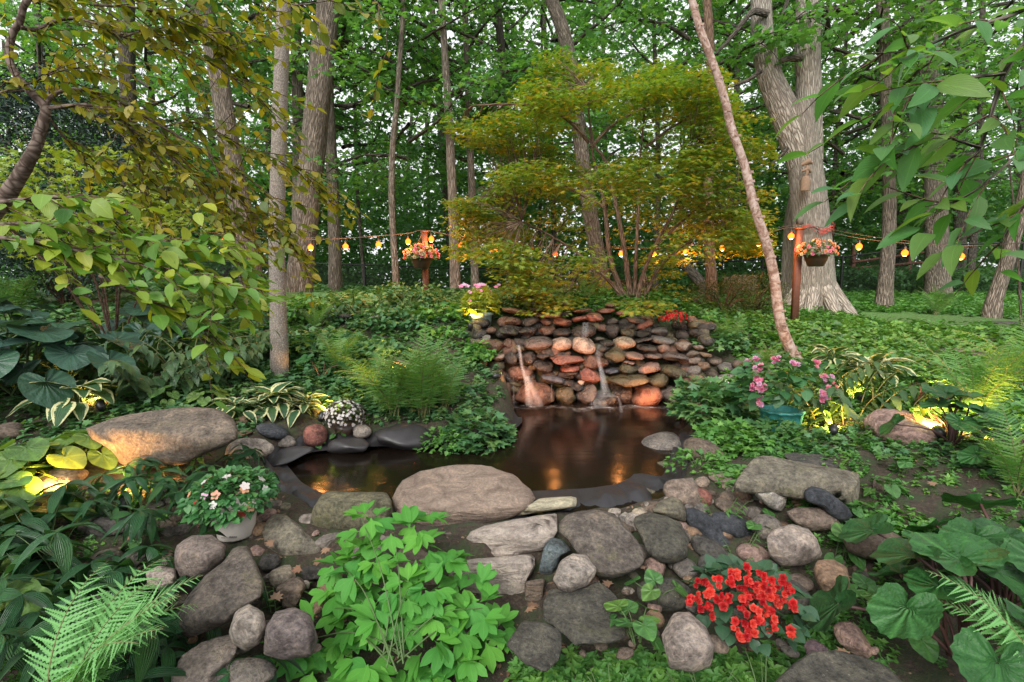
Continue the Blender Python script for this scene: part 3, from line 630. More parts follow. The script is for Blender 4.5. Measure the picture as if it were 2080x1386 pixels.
# stones whose outline is known: silhouette, a break between front face and top, and real depth behind it
def ostone(pts, Y0, uf, K, T, col, label, mat=None, name='boulder', cat='stone', seed=0, q=2.6, nz=1.0, sub=4, strata=0.0):
    P = np.array(pts, float); c = (P.min(0)+P.max(0))/2; Pn = np.roll(P, -1, 0); P = np.concatenate([P+(Pn-P)*f_ for f_ in np.linspace(0, .95, 20)]); A = np.arctan2(-(P[:, 1]-c[1]), P[:, 0]-c[0]); R = np.hypot(*(P-c).T); o = np.argsort(A); A = A[o]; R = R[o]
    A = np.concatenate([A-2*math.pi, A, A+2*math.pi]); R = np.tile(R, 3); v, lo, nf = ico(sub)
    phi = np.arctan2(v[:, 2], v[:, 0]); rho = np.hypot(v[:, 0], v[:, 2]); r = (np.interp(phi, A, R)*2+np.interp(phi+.04, A, R)+np.interp(phi-.04, A, R))/4
    f = np.minimum(1, rho)**(2/q); dp = np.sign(v[:, 1])*(1-np.minimum(1, rho)**2)**(1/q)
    nz = nz*(.7 if q > 4 else 1); nzv = wobble(v, 3.0, seed+1)*.5+wobble(v, 8, seed+2)*.32+wobble(v, 19, seed+3)*.18+wobble(v, 40, seed+4)*.09
    r = r*(1+.012*wobble(v, 14, seed+9)+.008*wobble(v, 35, seed+8)); px = c[0]+np.cos(phi)*r*f; py = c[1]-np.sin(phi)*r*f; hh = (P[:, 1].max()-P[:, 1].min())/2; m = mpp(c[0], c[1], Y0)
    Yb = gnd(c[0], min(P[:, 1].max(), 1500))[1]; Yt = gnd(c[0], P[:, 1].min())[1]
    if uf < 0: K = min(K, max(.3, (Yt-Yb)/(hh*m*(1-uf))*.8))
    if not (590 < c[0] < 1160 and c[1] < 1250): Y0 = min(Y0, Yb-.35*T*hh*m-.03)
    u = (c[1]-py)/hh; uu = u+.10*wobble(v, 3, seed+7); Y = Y0+np.maximum(0, uu-uf)*hh*m*K + (dp+.35)*T*m*hh + nzv*.07*nz*hh*m*(1.2-rho*.5)
    if strata: Y += strata*hh*m*np.sign(np.sin(py/hh*9+.5*np.sin(px/hh*2)+seed))*(uu < uf)
    D = np.stack([(px-1040)/FPX, cp+sp*(-(py-693)/FPX), -sp+cp*(-(py-693)/FPX)], 1); t = Y/D[:, 1]; X = D*t[:, None]+np.array([0, 0, CAMZ])
    X = X + (ray(*c)*0); o_ = X.mean(0); mb = MB(); mb.add(X-o_, lo, np.full(nf, 3)); ob = mb.build(name, mat or M_ROCK, None, None, True, C_[col] if isinstance(col, str) else col); ob.location = o_; tag(ob, label, cat); return ob
def cv(ox, oy, s, *a): return [(ox+x/s, oy+y/s) for x, y in a]
c5 = lambda *a: cv(560, 900, 2.851, *a); c3 = lambda *a: cv(1000, 920, 3.6475, *a); c4 = lambda *a: cv(1380, 920, 2.971, *a); c1 = lambda *a: cv(0, 920, 2.971, *a); c0_ = lambda *a: cv(0, 560, 3.465, *a)
# retaining heap round the pond: every stone by where it lies
ST = [
 (942,1010,292,132,2,'taupe','slab','large flat taupe slab overhanging the front edge of the pond',3.22),
 (1112,1027,128,36,-5,'cream','block','thin pale cream slab wedged beside the large flat taupe slab',3.3),
 (713,1042,168,84,2,'olive','block','olive grey lichen flecked block left of the large taupe slab',3.2),
 (900,1105,66,58,0,'grey','block','small squared grey stone under the left end of the taupe slab',3.02),
 (1045,1090,192,82,-7,'granite','block','long pale block under the right end of the taupe slab',2.98),
 (1020,1195,165,130,4,'granite','block','big pale layered block low in the stacked front edge',2.8),
 (1222,1106,182,142,18,'dark2','round','big round dark speckled boulder right of the long pale block',3.02),
 (1122,1130,56,84,10,'blue','rough','blue grey triangular stone leaning on the long pale block',2.86),
 (1167,1166,92,80,0,'granite','rough','speckled rounded stone just below the blue grey triangular one',2.78),
 (1178,1262,205,165,5,'dark3','flat','broad dark flat stone below the speckled rounded stone',None),
 (1088,1312,112,100,0,'dark3','flat','dark flat stone above the ground cover at the bottom middle',None),
 (1090,1208,42,92,5,'brown2','block','narrow upright brown stone beside the big pale layered block',2.72),
 (1352,1108,150,118,28,'dark3','round','big dark smooth boulder right of the round speckled one',None),
 (1350,1042,92,76,30,'olive2','round','olive brown boulder behind the big dark smooth boulder',None),
 (1388,1000,82,66,20,'taupe','round','taupe round boulder between the pond liner and a red stone',None),
 (1426,1012,38,48,0,'red','round','small dull red stone right of the taupe round boulder',None),
 (1288,1058,38,46,30,'granite','rough','small pale wedge of stone at the liner edge',None),
 (1303,1046,40,30,0,'cream2','round','small cream stone on the black liner fold',None),
 (1331,1154,50,44,25,'pink','round','small pinkish stone below the big dark smooth boulder',None),
 (1390,1155,50,42,0,'grey','round','small grey round stone right of the pinkish one',None),
 (1407,1078,44,36,0,'tan','round','small tan stone on top of the dark diagonal slate',None),
 (1440,1075,120,46,38,'slate','round','long dark slate stone running diagonally down the heap',None),
 (1490,1068,95,44,20,'slate','round','dark slate stone right of the long diagonal one',None),
 (1440,1112,90,46,30,'dark','round','dark oval stone under the diagonal slate',None),
 (1569,1006,82,66,8,'white','rough','bright whitish granite stone on top of the heap',None),
 (1620,1016,44,34,15,'tan','round','small tan stone between whitish granite and blue black stone',None),
 (1682,1026,112,60,32,'slate','rough','blue black pointed stone right of the small tan one',None),
 (1622,962,255,82,9,'lichen','block','long sloping boulder with white lichen crust on top',None),
 (1648,1058,112,50,6,'taupe','round','long rounded taupe stone under the blue black pointed stone',None),
 (1613,1102,118,86,8,'white2','rough','large pale pinkish granite boulder in the middle of the heap',None),
 (1556,1072,66,62,0,'grey','round','grey stone behind the large pale pinkish granite boulder',None),
 (1780,1106,150,82,17,'brown2','round','ridged brown boulder at the right end of the heap',None),
 (1691,1180,76,90,0,'tan','round','smooth tan egg shaped stone at the lower right of the heap',None),
 (1529,1125,64,38,5,'pink','round','speckled pink stone left of the large pale granite boulder',None),
 (1452,1150,84,54,5,'dark','round','dark rounded stone just above the red begonias',None),
 (1394,1284,120,116,25,'white2','rough','pale granite boulder left of the red begonias',None),
 (1655,1318,44,56,0,'purple','rough','small purple stone right of the red begonias',None),
 (1733,1300,70,52,25,'pink','rough','pale pinkish stone half sunk in the creepers',None),
 (1690,1366,270,80,6,'dark3','flat','wide dark flat stone at the bottom right edge of the heap',None),
 (1606,1212,84,60,20,'dark','round','dark grey stone right above the red begonia flowers',None),
 (1625,1185,50,38,0,'taupe','round','small taupe stone under the large pale granite boulder',None),
 (1348,1205,110,70,0,'dark3','round','dark stone behind the heart shaped violet leaves',None),
 (1532,1040,46,34,0,'grey','rough','small speckled grey stone under the whitish granite',None),
 (1510,1008,34,44,20,'brown','round','small brown stone left of the whitish granite',None),
 (1478,1030,50,34,20,'brown2','round','brown oval stone behind the dark slates',None),
 (1344,902,98,46,-12,'grey','round','long grey stone sloping into the pond on its right bank',5.0),
 (1362,952,54,36,0,'olive','rough','dark mossy stone at the right bank water line',None),
 (1432,920,90,60,20,'brown2','round','brown stone under creepers on the right bank',None),
 (1398,842,42,46,0,'brown','rough','brown knobbly stone beside the waterfall foot',5.9),
 (1312,1006,58,32,0,'olive2','round','olive brown stone peeping over the liner at the right front',None),
 (1470,975,60,36,15,'taupe','rough','taupe stone at the upper left of the lichen crusted boulder',None),
 (1660,936,120,26,3,'dark','flat','low dark flat stone behind the lichen crusted boulder',None),
 (1840,868,130,78,0,'pink','rough','pinkish boulder lit by the garden lamp among the ligularias',None),
 (2010,722,120,32,5,'brown2','flat','flat brown stone lying in the right hand slope',None),
 (2045,655,90,10,0,'dark','flat','dark low kerb stone far up the right hand slope',None),
 (326,886,326,132,-3,'bigb','round','huge smooth domed boulder on the left bank',4.35),
 (507,913,92,54,3,'granite','rough','speckled granite stone at the foot of the huge domed boulder',None),
 (553,876,66,32,22,'slate','round','dark oval stone right of the huge domed boulder',None),
 (492,857,32,28,0,'brown','round','small brown stone under the variegated hosta',None),
 (524,852,30,22,0,'taupe','round','small taupe stone beside the small brown one under the hosta',None),
 (490,882,44,18,0,'tan','flat','thin tan stone on top of the speckled granite',None),
 (583,898,42,32,10,'grey','round','small grey stone beside the liner at the left bank',None),
 (735,876,40,34,0,'granite','round','pale speckled round stone beside the liner covered rock',None),
 (642,884,50,56,0,'red','round','reddish stone behind the ivy near the white flowers',None),
 (124,975,92,54,0,'taupe','round','rounded taupe stone among the heart leaves at the left',None),
 (597,1100,112,118,42,'lichen','rough','large lichen speckled boulder right of the white pot',None),
 (405,1128,112,100,5,'taupe2','rough','mauve grey boulder just below the white flower pot',None),
 (450,1205,200,150,-38,'dark2','round','large dark sloping boulder below the mauve grey one',None),
 (328,1172,74,60,0,'white2','rough','pale granite stone left of the large dark sloping boulder',None),
 (501,1276,82,92,5,'granite','round','round sandy speckled boulder under the large dark one',None),
 (590,1286,116,112,8,'purple2','round','smooth grey mauve boulder half behind the bright lobed plant',None),
 (577,1172,58,42,10,'cream2','rough','small cream stone below the lichen speckled boulder',None),
 (546,1143,40,44,0,'dark','rough','small dark stone with a pale fleck among dead leaves',None),
 (596,1193,62,44,5,'taupe','rough','taupe angular stone below the small cream stone',None),
 (636,1165,58,24,5,'dark','flat','flat dark stone right of the small cream stone',None),
 (215,1140,62,48,0,'olive2','round','dark olive stone under the ribbed leaves at the left',None),
 (266,1142,46,36,-15,'grey','round','small grey oval stone right of the dark olive stone',None),
 (425,1345,120,96,0,'white2','rough','pale rough boulder at the bottom left among creepers',None),
 (500,1368,120,56,0,'grey','round','grey boulder cut by the bottom edge left of the lobed plant',None),
 (215,1065,110,50,0,'dark','round','dark boulder hidden behind the ribbed leaves',None),
 (14,877,72,40,0,'brown2','round','brown boulder at the left edge behind the heart leaves',None),
 (668,1098,70,50,0,'grey','block','grey stone under the olive lichen flecked block',3.06),
 (655,1185,56,60,0,'pink','rough','pinkish stone under the upper leaves of the lobed plant',2.8),
 (760,1108,120,60,0,'grey','block','wide grey block behind the top of the lobed plant',3.0),
 (850,1150,120,80,0,'brown2','block','brown block low in the stacked edge behind the lobed plant',2.88),
 (240,1205,90,50,-10,'grey','round','grey stone under the dark ribbed leaves at lower left',None),
 (820,888,136,62,3,'liner','round','rock wrapped in black pond liner under the big fern',4.95),
 (715,905,90,36,0,'liner','round','low hump of black liner left of the wrapped rock',4.75),
 (560,932,150,26,-14,'liner','round','long roll of black pond liner at the left end of the pond',None),
 (790,648,90,34,5,'purple2','flat','pinkish grey flat rock in the planted bank',None),
 (820,738,70,30,15,'taupe','flat','taupe rock showing through the bank plants above the fern',None),
 (635,700,90,26,0,'dark','flat','dark weathered rock near the slender grey trunk',None),
 (400,702,70,26,0,'grey','flat','grey flat rock behind the ribbed plants on the left bank',None),
 (700,640,110,28,0,'dark','flat','long dark rock at the top of the planted bank',None),
 (205,620,60,30,0,'brown2','round','brown rock behind the hanging yellow green leaves',None),
]
C_.update(dark2=(.13,.11,.095), dark3=(.085,.08,.066), brown2=(.15,.115,.09), olive2=(.15,.135,.10), cream2=(.38,.32,.25), lichen=(.20,.18,.14), white2=(.33,.275,.24), bigb=(.19,.155,.125), taupe2=(.21,.17,.15), purple2=(.17,.14,.135), liner=(.03,.03,.035))

OS = {
 (942,1010): (c5((672,340),(690,275),(740,215),(850,160),(1000,130),(1140,125),(1260,140),(1390,190),(1430,240),(1500,280),(1512,330),(1470,370),(1380,430),(1260,470),(1100,500),(950,515),(800,490),(690,420)), 3.2, -.25, 1.9, .5, .35, .03),
 (1112,1027): (c5((1380,425),(1430,370),(1530,322),(1600,315),(1740,308),(1745,370),(1650,385),(1500,405),(1410,425)), 3.27, .0, 1.6, 1.4, .3, .0),
 (713,1042): (c5((200,480),(215,380),(270,290),(330,278),(500,285),(640,285),(670,330),(672,400),(640,480),(480,520),(300,520)), 3.12, .35, 2.0, .7, 1, 0),
 (900,1105): (c5((760,520),(900,505),(1065,510),(1055,600),(1025,655),(900,665),(800,640)), 3.02, .7, 1.5, .8, .8, 0),
 (1045,1090): (c5((1100,590),(1120,520),(1200,480),(1400,440),(1630,405),(1632,520),(1560,625),(1440,640),(1270,690),(1120,665)), 2.95, .2, 2.0, .6, .8, .05),
 (1020,1195): (c5((1010,700),(1160,670),(1300,655),(1500,650),(1505,720),(1450,800),(1460,900),(1420,1000),(1340,1045),(1250,1020),(1100,900),(1000,800)), 2.78, .75, 1.5, .5, .8, .05),
 (1122,1130): (c5((1530,700),(1560,580),(1600,545),(1660,560),(1715,625),(1650,660),(1630,720),(1590,780),(1520,760)), 2.84, .3, .8, .5, .7, 0),
 (1167,1166): (c5((1605,790),(1650,680),(1720,640),(1800,650),(1860,730),(1850,770),(1800,830),(1700,875),(1640,850)), 2.74, .1, 1.0, .7, 1, 0),
 (1090,1208): (c5((1450,800),(1560,785),(1545,900),(1500,980),(1440,920)), 2.72, .8, 1, .5, .6, 0),
 (1222,1106): (c3((485,540),(530,470),(640,430),(760,420),(900,450),(960,520),(1050,620),(1120,720),(1135,800),(1090,860),(1000,900),(880,935),(780,920),(720,850),(640,760),(560,640),(490,600)), 2.9, -.6, 1.1, .45, .8, 0),
 (1178,1262): (c3((380,1100),(440,990),(560,1040),(720,980),(780,950),(900,1040),(1000,1200),(980,1386),(850,1420),(600,1420),(480,1300),(370,1230)), 2.48, -1, 1.2, .3, .7, 0),
 (1088,1312): (c5((1330,1170),(1430,1030),(1560,1040),(1650,1090),(1660,1170),(1640,1260),(1560,1330),(1440,1280)), 2.36, -1, 1.2, .35, .7, 0),
 (1352,1108): (c3((1040,520),(1060,470),(1170,440),(1290,470),(1400,520),(1459,640),(1440,780),(1340,820),(1250,820),(1140,740),(1110,640)), 2.85, -.6, 1.1, .5, .8, 0),
 (1350,1042): (c3((1180,430),(1230,360),(1330,320),(1400,350),(1440,450),(1440,520),(1300,480)), 3.12, -.2, 1.0, .8, .8, 0),
 (1622,962): (c4((320,190),(400,90),(470,20),(540,15),(640,40),(800,70),(980,100),(1090,120),(1095,200),(1080,290),(1050,340),(900,300),(700,280),(500,240),(340,260)), 3.35, .0, 1.6, .6, .7, 0),
 (1569,1006): (c4((412,195),(450,172),(600,170),(655,220),(640,320),(610,360),(540,330),(470,270)), 3.14, .3, 1.0, .8, 1.2, 0),
 (1682,1026): (c4((745,230),(790,192),(880,220),(960,280),(1020,330),(1050,380),(1000,430),(930,400),(860,330),(760,290)), 3.1, .1, 1.0, .7, .8, 0),
 (1648,1058): (c4((640,360),(700,330),(850,330),(930,360),(975,430),(940,470),(800,475),(700,430)), 2.98, .0, 1.0, .9, .9, 0),
 (1613,1102): (c4((520,520),(560,460),(680,430),(780,460),(830,520),(865,620),(830,650),(740,680),(620,690),(540,620)), 2.82, .15, 1.0, .7, 1.2, 0),
 (1780,1106): (c4((985,520),(1000,430),(1090,400),(1200,430),(1330,500),(1390,560),(1250,660),(1120,640),(1020,600)), 2.85, -.1, 1.2, .7, .9, 0),
 (1691,1180): (c4((810,700),(830,650),(920,640),(1010,690),(1030,780),(1010,870),(960,905),(880,870),(830,790)), 2.62, .1, .8, .7, .5, 0),
 (1690,1366): (c4((560,1400),(680,1280),(800,1200),(950,1190),(1100,1230),(1250,1280),(1360,1400),(1340,1480),(560,1480)), 2.1, -1, 1.2, .4, .7, 0),
 (1394,1284): (c4((-30,960),(60,960),(160,1050),(215,1170),(190,1290),(80,1330),(-60,1300),(-110,1100)), 2.3, -.2, .9, .6, 1.1, 0),
 (597,1100): (c1((1575,460),(1640,370),(1720,370),(1840,460),(1950,590),(1930,660),(1800,690),(1700,640),(1600,560)), 2.95, -.3, 1.0, .6, 1, 0),
 (405,1128): (c1((1060,560),(1150,500),(1280,495),(1360,560),(1360,650),(1280,740),(1160,790),(1070,760),(1050,660)), 2.8, .2, 1.0, .7, 1, 0),
 (450,1205): (c1((1130,870),(1240,740),(1370,640),(1400,570),(1500,560),(1590,760),(1590,860),(1450,950),(1380,1020),(1180,1110),(1050,1110),(1080,960)), 2.5, -.6, 1.1, .4, 1, 0),
 (501,1276): (c1((1380,1080),(1420,960),(1500,910),(1590,960),(1610,1060),(1560,1160),(1480,1200),(1400,1150)), 2.38, .1, .8, .8, .7, 0),
 (590,1286): (c1((1590,1220),(1600,1060),(1660,960),(1780,930),(1880,980),(1920,1120),(1880,1230),(1700,1250)), 2.36, .0, .9, .7, .7, 0),
 (328,1172): (c1((880,720),(960,680),(1060,700),(1070,790),(980,830),(890,820)), 2.62, .2, .9, .8, 1.1, 0),
 (326,886): (c0_((540,1100),(800,1000),(1000,960),(1300,925),(1500,930),(1610,980),(1680,1080),(1685,1150),(1600,1200),(1450,1250),(1300,1330),(1000,1370),(850,1330),(780,1230),(640,1150)), 4.1, .25, 1.6, .6, .6, 0),
}
for (x, y, w, h, r_, c_, k_, lb, Y_) in ST:
    wrapped = c_ == 'liner'
    if (x, y) in OS:
        pts, Y0, uf, K_, T_, nz_, st_ = OS[(x, y)]; ostone(pts, Y0, uf, K_, T_, c_, lb, M_STRAT if k_ in ('slab', 'block') and c_ not in ('olive', 'lichen') else (M_ROCKL if c_ in ('lichen', 'olive') else M_ROCK), 'flat_stone' if k_ in ('slab', 'flat', 'block') else 'boulder', 'stone', x, 5.0 if k_ in ('block', 'flat') else 2.7, nz_*1.3, strata=st_); continue
    stone(x, y, w, h, r_, c_, 'rough' if wrapped else k_, lb, name='liner_covered_rock' if wrapped else ('flat_stone' if k_ in ('slab', 'flat', 'block') else 'boulder'), Y=Y_,
          mat=M_WRAP if wrapped else (M_STRAT if k_ in ('slab', 'block') and c_ != 'olive' and c_ != 'lichen' else (M_ROCKL if c_ in ('lichen', 'olive') else M_ROCK)),
          cat='rock' if wrapped else 'stone', deep=1.0)
# loose heap of stones right of the waterfall
HEAP = [(1390,742,58,34,'brown'),(1418,768,40,30,'grey'),(1400,722,46,30,'taupe'),(1450,733,34,26,'taupe'),(1476,747,40,26,'grey'),(1516,742,58,34,'brown2'),(1562,724,48,34,'tan'),(1418,735,30,24,'grey'),
        (1400,790,40,32,'brown'),(1446,760,38,30,'brown2'),(1480,770,40,26,'grey'),(1540,762,44,28,'taupe'),(1360,700,40,24,'grey'),(1378,680,34,22,'taupe'),(1590,745,36,24,'brown2'),(1430,805,46,30,'brown2')]
HL = ['brown cobble', 'grey cobble', 'taupe cobble', 'tan cobble']
POSN = ['lowest at the waterfall side', 'under the shrubs', 'highest by the wall end', 'in the middle of the heap', 'just above the white flowers', 'widest, above the pink begonias', 'nearest the birch foot', 'wedged in the upper row',
        'close to the wall foot', 'second from the wall foot', 'beside the white flowers', 'left of the birch foot', 'at the end of the wall top', 'on the corner of the wall top', 'touching the birch', 'half under the creepers']
for i, (x, y, w, h, c_) in enumerate(HEAP):
    stone(x, y, w, h, 0, c_, 'round', ('%s cobble heaped right of the waterfall, %s' % ({'brown': 'brown', 'grey': 'grey', 'taupe': 'taupe', 'tan': 'tan', 'brown2': 'dull brown'}[c_], POSN[i])), name='cobble', group='cobbles heaped right of the waterfall', cat='stone', k=.1)
# little filler stones between the big ones
rg = np.random.RandomState(4)
NF = 0
for _ in range(700):
    x = rg.choice([rg.uniform(1180, 1800), rg.uniform(300, 680), rg.uniform(1160, 1540)], p=[.35, .35, .3]); y = rg.uniform(975, 1330) if rg.rand() < .6 else rg.uniform(975, 1090)
    if x < 900 and x > 680: y = rg.uniform(880, 900)
    if NF >= 230: break
    p = gnd(x, y)
    if pond_sd(p[0], p[1]) < .10: continue
    NF += 1
    s = rg.uniform(16, 44); c_ = rg.choice(['grey', 'taupe', 'brown2', 'dark2', 'pink', 'tan', 'granite', 'olive2'])
    stone(x, y, s, s*rg.uniform(.6, .9), rg.uniform(-30, 30), c_, 'rough' if rg.rand() < .4 else 'round', 'small filler pebble wedged between the larger pondside stones', name='pebble', group='filler pebbles between the pondside stones', cat='pebble', k=0)

# ------------------------------------------------------------------ the waterfall wall
def wallY(px, py):
    Y = float(np.interp(py, [612, 640, 662, 686, 705, 760, 830], [7.7, 7.42, 7.32, 7.2, 7.02, 6.92, 6.8]))
    if px > 1365: Y -= (px-1365)/200*.9
    if px < 1010: Y -= (1010-px)/100*.25
    return Y
WF = empty('waterfall_wall', (1.1, 7.0, 0), 'stacked stone waterfall wall of wet rounded rocks behind the pond', 'waterfall wall')
WS = """355 820 130 170 wbrown;600 830 320 215 wbrown;870 850 170 170 wolive;1050 830 170 190 wgrey;1180 880 250 120 wdark;1540 850 240 210 worange;1750 850 185 185 wgrey;1330 850 180 130 wdark
960 775 120 70 wdark;1000 740 60 46 wpale;455 655 145 115 wbrown;760 700 190 85 wslate;915 660 110 60 wdark;1075 672 165 130 wred;1390 705 330 95 wolive;1650 710 185 135 wolive;1350 795 190 90 wdark;1880 745 210 125 wbrown
880 735 130 60 wdark;285 640 130 55 wbrown;175 660 110 60 worange;680 600 185 112 wdark;905 622 140 60 wred;1110 560 205 120 wbrown;1390 620 170 90 wolive;1565 615 180 95 wpink;1775 640 235 104 wolive;1250 640 110 44 wslate;990 600 80 60 wdark
865 540 285 85 wred;560 530 130 115 wdark;415 530 120 115 wdark;680 510 110 70 wdark;1280 515 155 115 wolive;1450 510 160 66 wpink;1610 507 165 54 wgrey;1800 520 215 84 wgrey;1395 565 100 36 wpink;300 520 95 66 wpale;160 555 85 80 worange
640 405 225 112 wgrey;835 412 160 112 wpale;1020 425 172 140 wpale;1360 405 172 112 wpale2;1210 408 120 56 wdark;1155 372 80 40 wgrey;1510 380 150 40 wgrey;1550 440 160 64 wdark;1700 445 112 92 wpink;1680 385 190 80 grey;385 412 90 84 wbrown;480 395 110 64 wdark;240 425 185 108 wbrown;115 400 115 66 wgrey;1870 432 130 72 taupe;205 370 70 70 grey
550 300 185 88 wdark;710 302 135 84 wbrown;830 322 155 92 wdark;400 300 175 104 wdark;1020 305 215 115 wdark;1260 302 155 124 wdark;1180 275 80 66 wbrown;1400 322 130 84 wolive;1520 330 126 66 wdark;1655 308 152 92 grey
570 225 152 84 wdark;700 226 116 66 wbrown;845 220 152 92 worange;420 222 150 76 wbrown;985 200 130 54 wred;1115 182 155 80 wred;1390 262 130 66 wdark;1520 258 145 74 wred;1265 225 110 66 wdark;1440 212 130 54 wbrown
720 165 235 52 wbrown;870 158 110 50 wdark;1210 130 136 44 wred;1262 80 115 42 wred;865 75 70 50 wpink;430 130 225 60 wbrown;1000 130 150 40 wbrown;1600 80 120 36 wred;1350 150 110 40 wred;640 120 150 40 wdark;1560 200 120 50 wbrown
1940 500 110 60 brown2;1960 560 100 80 taupe;1960 640 110 90 grey;2040 600 90 80 brown;1990 440 80 40 taupe;2050 500 100 40 brown;1880 960 90 60 pink;1880 1010 120 80 olive;1980 700 120 70 brown"""  # one broad dark stone high in the middle stands for a shaded recess
C_['wpale2'] = (.36, .27, .19)
for row in WS.split('\n'):
    for q in row.split(';'):
        a = q.split(); cx, cy, w, h = map(float, a[:4]); px, py = 940+cx/4.16, 600+cy/4.16
        kd = 'slab' if w > 2.3*h else ('rough' if rg.rand() < .8 else 'round')
        stone(px, py, w/4.16*1.13, h/4.16*1.30, rg.uniform(-12, 12), a[4], kd, name='stone', Y=wallY(px, py), parent=WF, mat=M_WET if a[4][0] == 'w' else M_ROCK, deep=1.25)
# dark backing stones in the joints
for _ in range(150):
    px = rg.uniform(965, 1440); py = rg.uniform(648, 822)
    stone(px, py, rg.uniform(24, 44), rg.uniform(18, 32), rg.uniform(-20, 20), rg.choice(['wdark', 'wbrown', 'wdark', 'wolive']), 'round', name='stone', Y=wallY(px, py)+.07, parent=WF, mat=M_WET)

def ribbon(name, path, parent, mat, off=.17, wave=.02, seed=0, n=26, k=7, fixedY=None):
    P = []; Wd = []
    for px, py, w in path:
        Y = wallY(px, py)-off-.30*max(0, (py-745)/80); P.append(at(px, py, Y)); Wd.append(w*.36*mpp(px, py, Y))
    P = smooth_path(P, n); Wd = np.interp(np.linspace(0, 1, n), np.linspace(0, 1, len(Wd)), Wd); V = []; U = []; g = np.random.RandomState(seed); q = g.uniform(0, 6, 3)
    for i in range(n):
        for j in range(k):
            u = j/(k-1)*2-1; V.append(P[i]+np.array([u*Wd[i], -.03*(1-u*u)+wave*math.sin(u*7+q[0]+i*.15)*.6, wave*.4*math.sin(i*.8+q[1])])); U.append((j/(k-1), i/n*1.2))
    i = np.arange(n-1)[:, None]; j = np.arange(k-1)[None]; f = np.stack([i*k+j, i*k+j+1, (i+1)*k+j+1, (i+1)*k+j], -1).reshape(-1)
    mb = MB(); mb.add(np.array(V)-np.array(parent.location), f, np.full((n-1)*(k-1), 4), np.array(U)); return mb.build(name, mat, parent)
def wp(*a): return [(940+x/4.16, 600+y/4.16, w/4.16) for x, y, w in a]
def cascade(label, runs, seed):
    c = at(*wp(runs[0][0])[0][:2], 6.9); r = empty('waterfall', c, label, 'waterfall', 'streams falling over the stone wall')
    for i, q in enumerate(runs):
        ribbon('stream', wp(*q), r, M_FALL, .42 if seed == 11 else .2, .012, seed+i)
cascade('left stream falling from a ledge and fanning over a big speckled rock', [[(468,415,60),(490,520,50),(505,610,54),(545,700,100),(565,800,120),(585,935,170)], [(472,420,40),(500,600,36),(540,720,70),(560,935,90)], [(478,420,30),(505,600,26),(520,700,40)], [(540,680,50),(600,800,90),(660,935,90)]], 1)
cascade('right stream leaning out of the wall and landing on a dark ledge', [[(1158,412,36),(1132,480,34),(1150,560,50),(1170,640,70),(1195,800,90)], [(1165,600,46),(1190,700,70),(1205,800,110),(1230,860,200)], [(1150,470,30),(1160,620,40),(1190,790,60)], [(1180,800,120),(1150,900,200),(1180,955,240)]], 5)
cascade('low curl of water spilling off the dark ledge into the pond', [[(1240,840,60),(1295,855,44),(1325,900,34),(1340,990,46)]], 8)
cascade('short upper stream dropping between two dark rocks at the wall top', [[(1040,228,80),(1040,280,76),(1038,352,66)], [(1020,228,30),(1012,352,24)]], 11)
for i, (x, y0, y1) in enumerate([(430, 660, 930), (557, 600, 930), (645, 880, 935), (750, 740, 900), (1085, 880, 960), (1240, 930, 980), (860, 505, 590)]):
    cascade(['thin trickle at the left of the big speckled rock', 'thin trickle in front of the left stream', 'very short trickle at the foot of the speckled rock', 'faint trickle right of the speckled rock', 'short trickle under the dark ledge left side', 'short trickle under the dark ledge right side', 'trickle crossing the long red stone'][i],
            [[(x, y0, 10), (x, (y0+y1)/2, 12), (x+2, y1, 16)]], 20+i)
mb = MB(); n = 60
for band, (a, b) in enumerate(((1.0, 0),)):
    xs = np.linspace(-.05, 2.5, n); y0 = 6.52+.05*np.sin(xs*5)+.04*np.sin(xs*13); V = np.stack([np.concatenate([xs, xs]), np.concatenate([y0+.02, y0-.18-.05*np.sin(xs*9)]), np.full(2*n, .006)], 1)
    j = np.arange(n-1); mb.add(V, np.stack([j, j+n, j+n+1, j+1], -1).reshape(-1), np.full(n-1, 4), np.stack([np.concatenate([np.zeros(n), np.ones(n)]), np.concatenate([xs, xs])], 1))
tag(mb.build('foam', M_FOAM), 'thin line of white froth on the water at the waterfall foot', 'foam', kind='stuff')
# goldfish
def fish(px, py, L, ang, label):
    c = gnd(px, py); mb = MB(); P = [(0, 0, 0), (.2*L, 0, 0), (.5*L, 0, 0), (.8*L, .01, 0), (L, .02*L, 0)]; tube(mb, P, [L*.05, L*.12, L*.13, L*.06, L*.02], 8)
    r = empty('goldfish', (c[0], c[1], -.03), label, 'fish', None, ang); mb.build('body', M_FISH, r)
    mb = MB(); mb.tpl(small_leaf(.4*L, .3*L), np.array([r1(-1.2, 0, 1.4), r1(-1.9, 0, 1.4)]), np.array([[L*.95, 0, 0]]*2), 1, 0); mb.build('tail_fin', M_FISH, r)
fish(785, 948, .22, .1, 'orange goldfish just under the water left of the big slab')
fish(1228, 1008, .12, 1.2, 'small orange goldfish near the front liner of the pond')
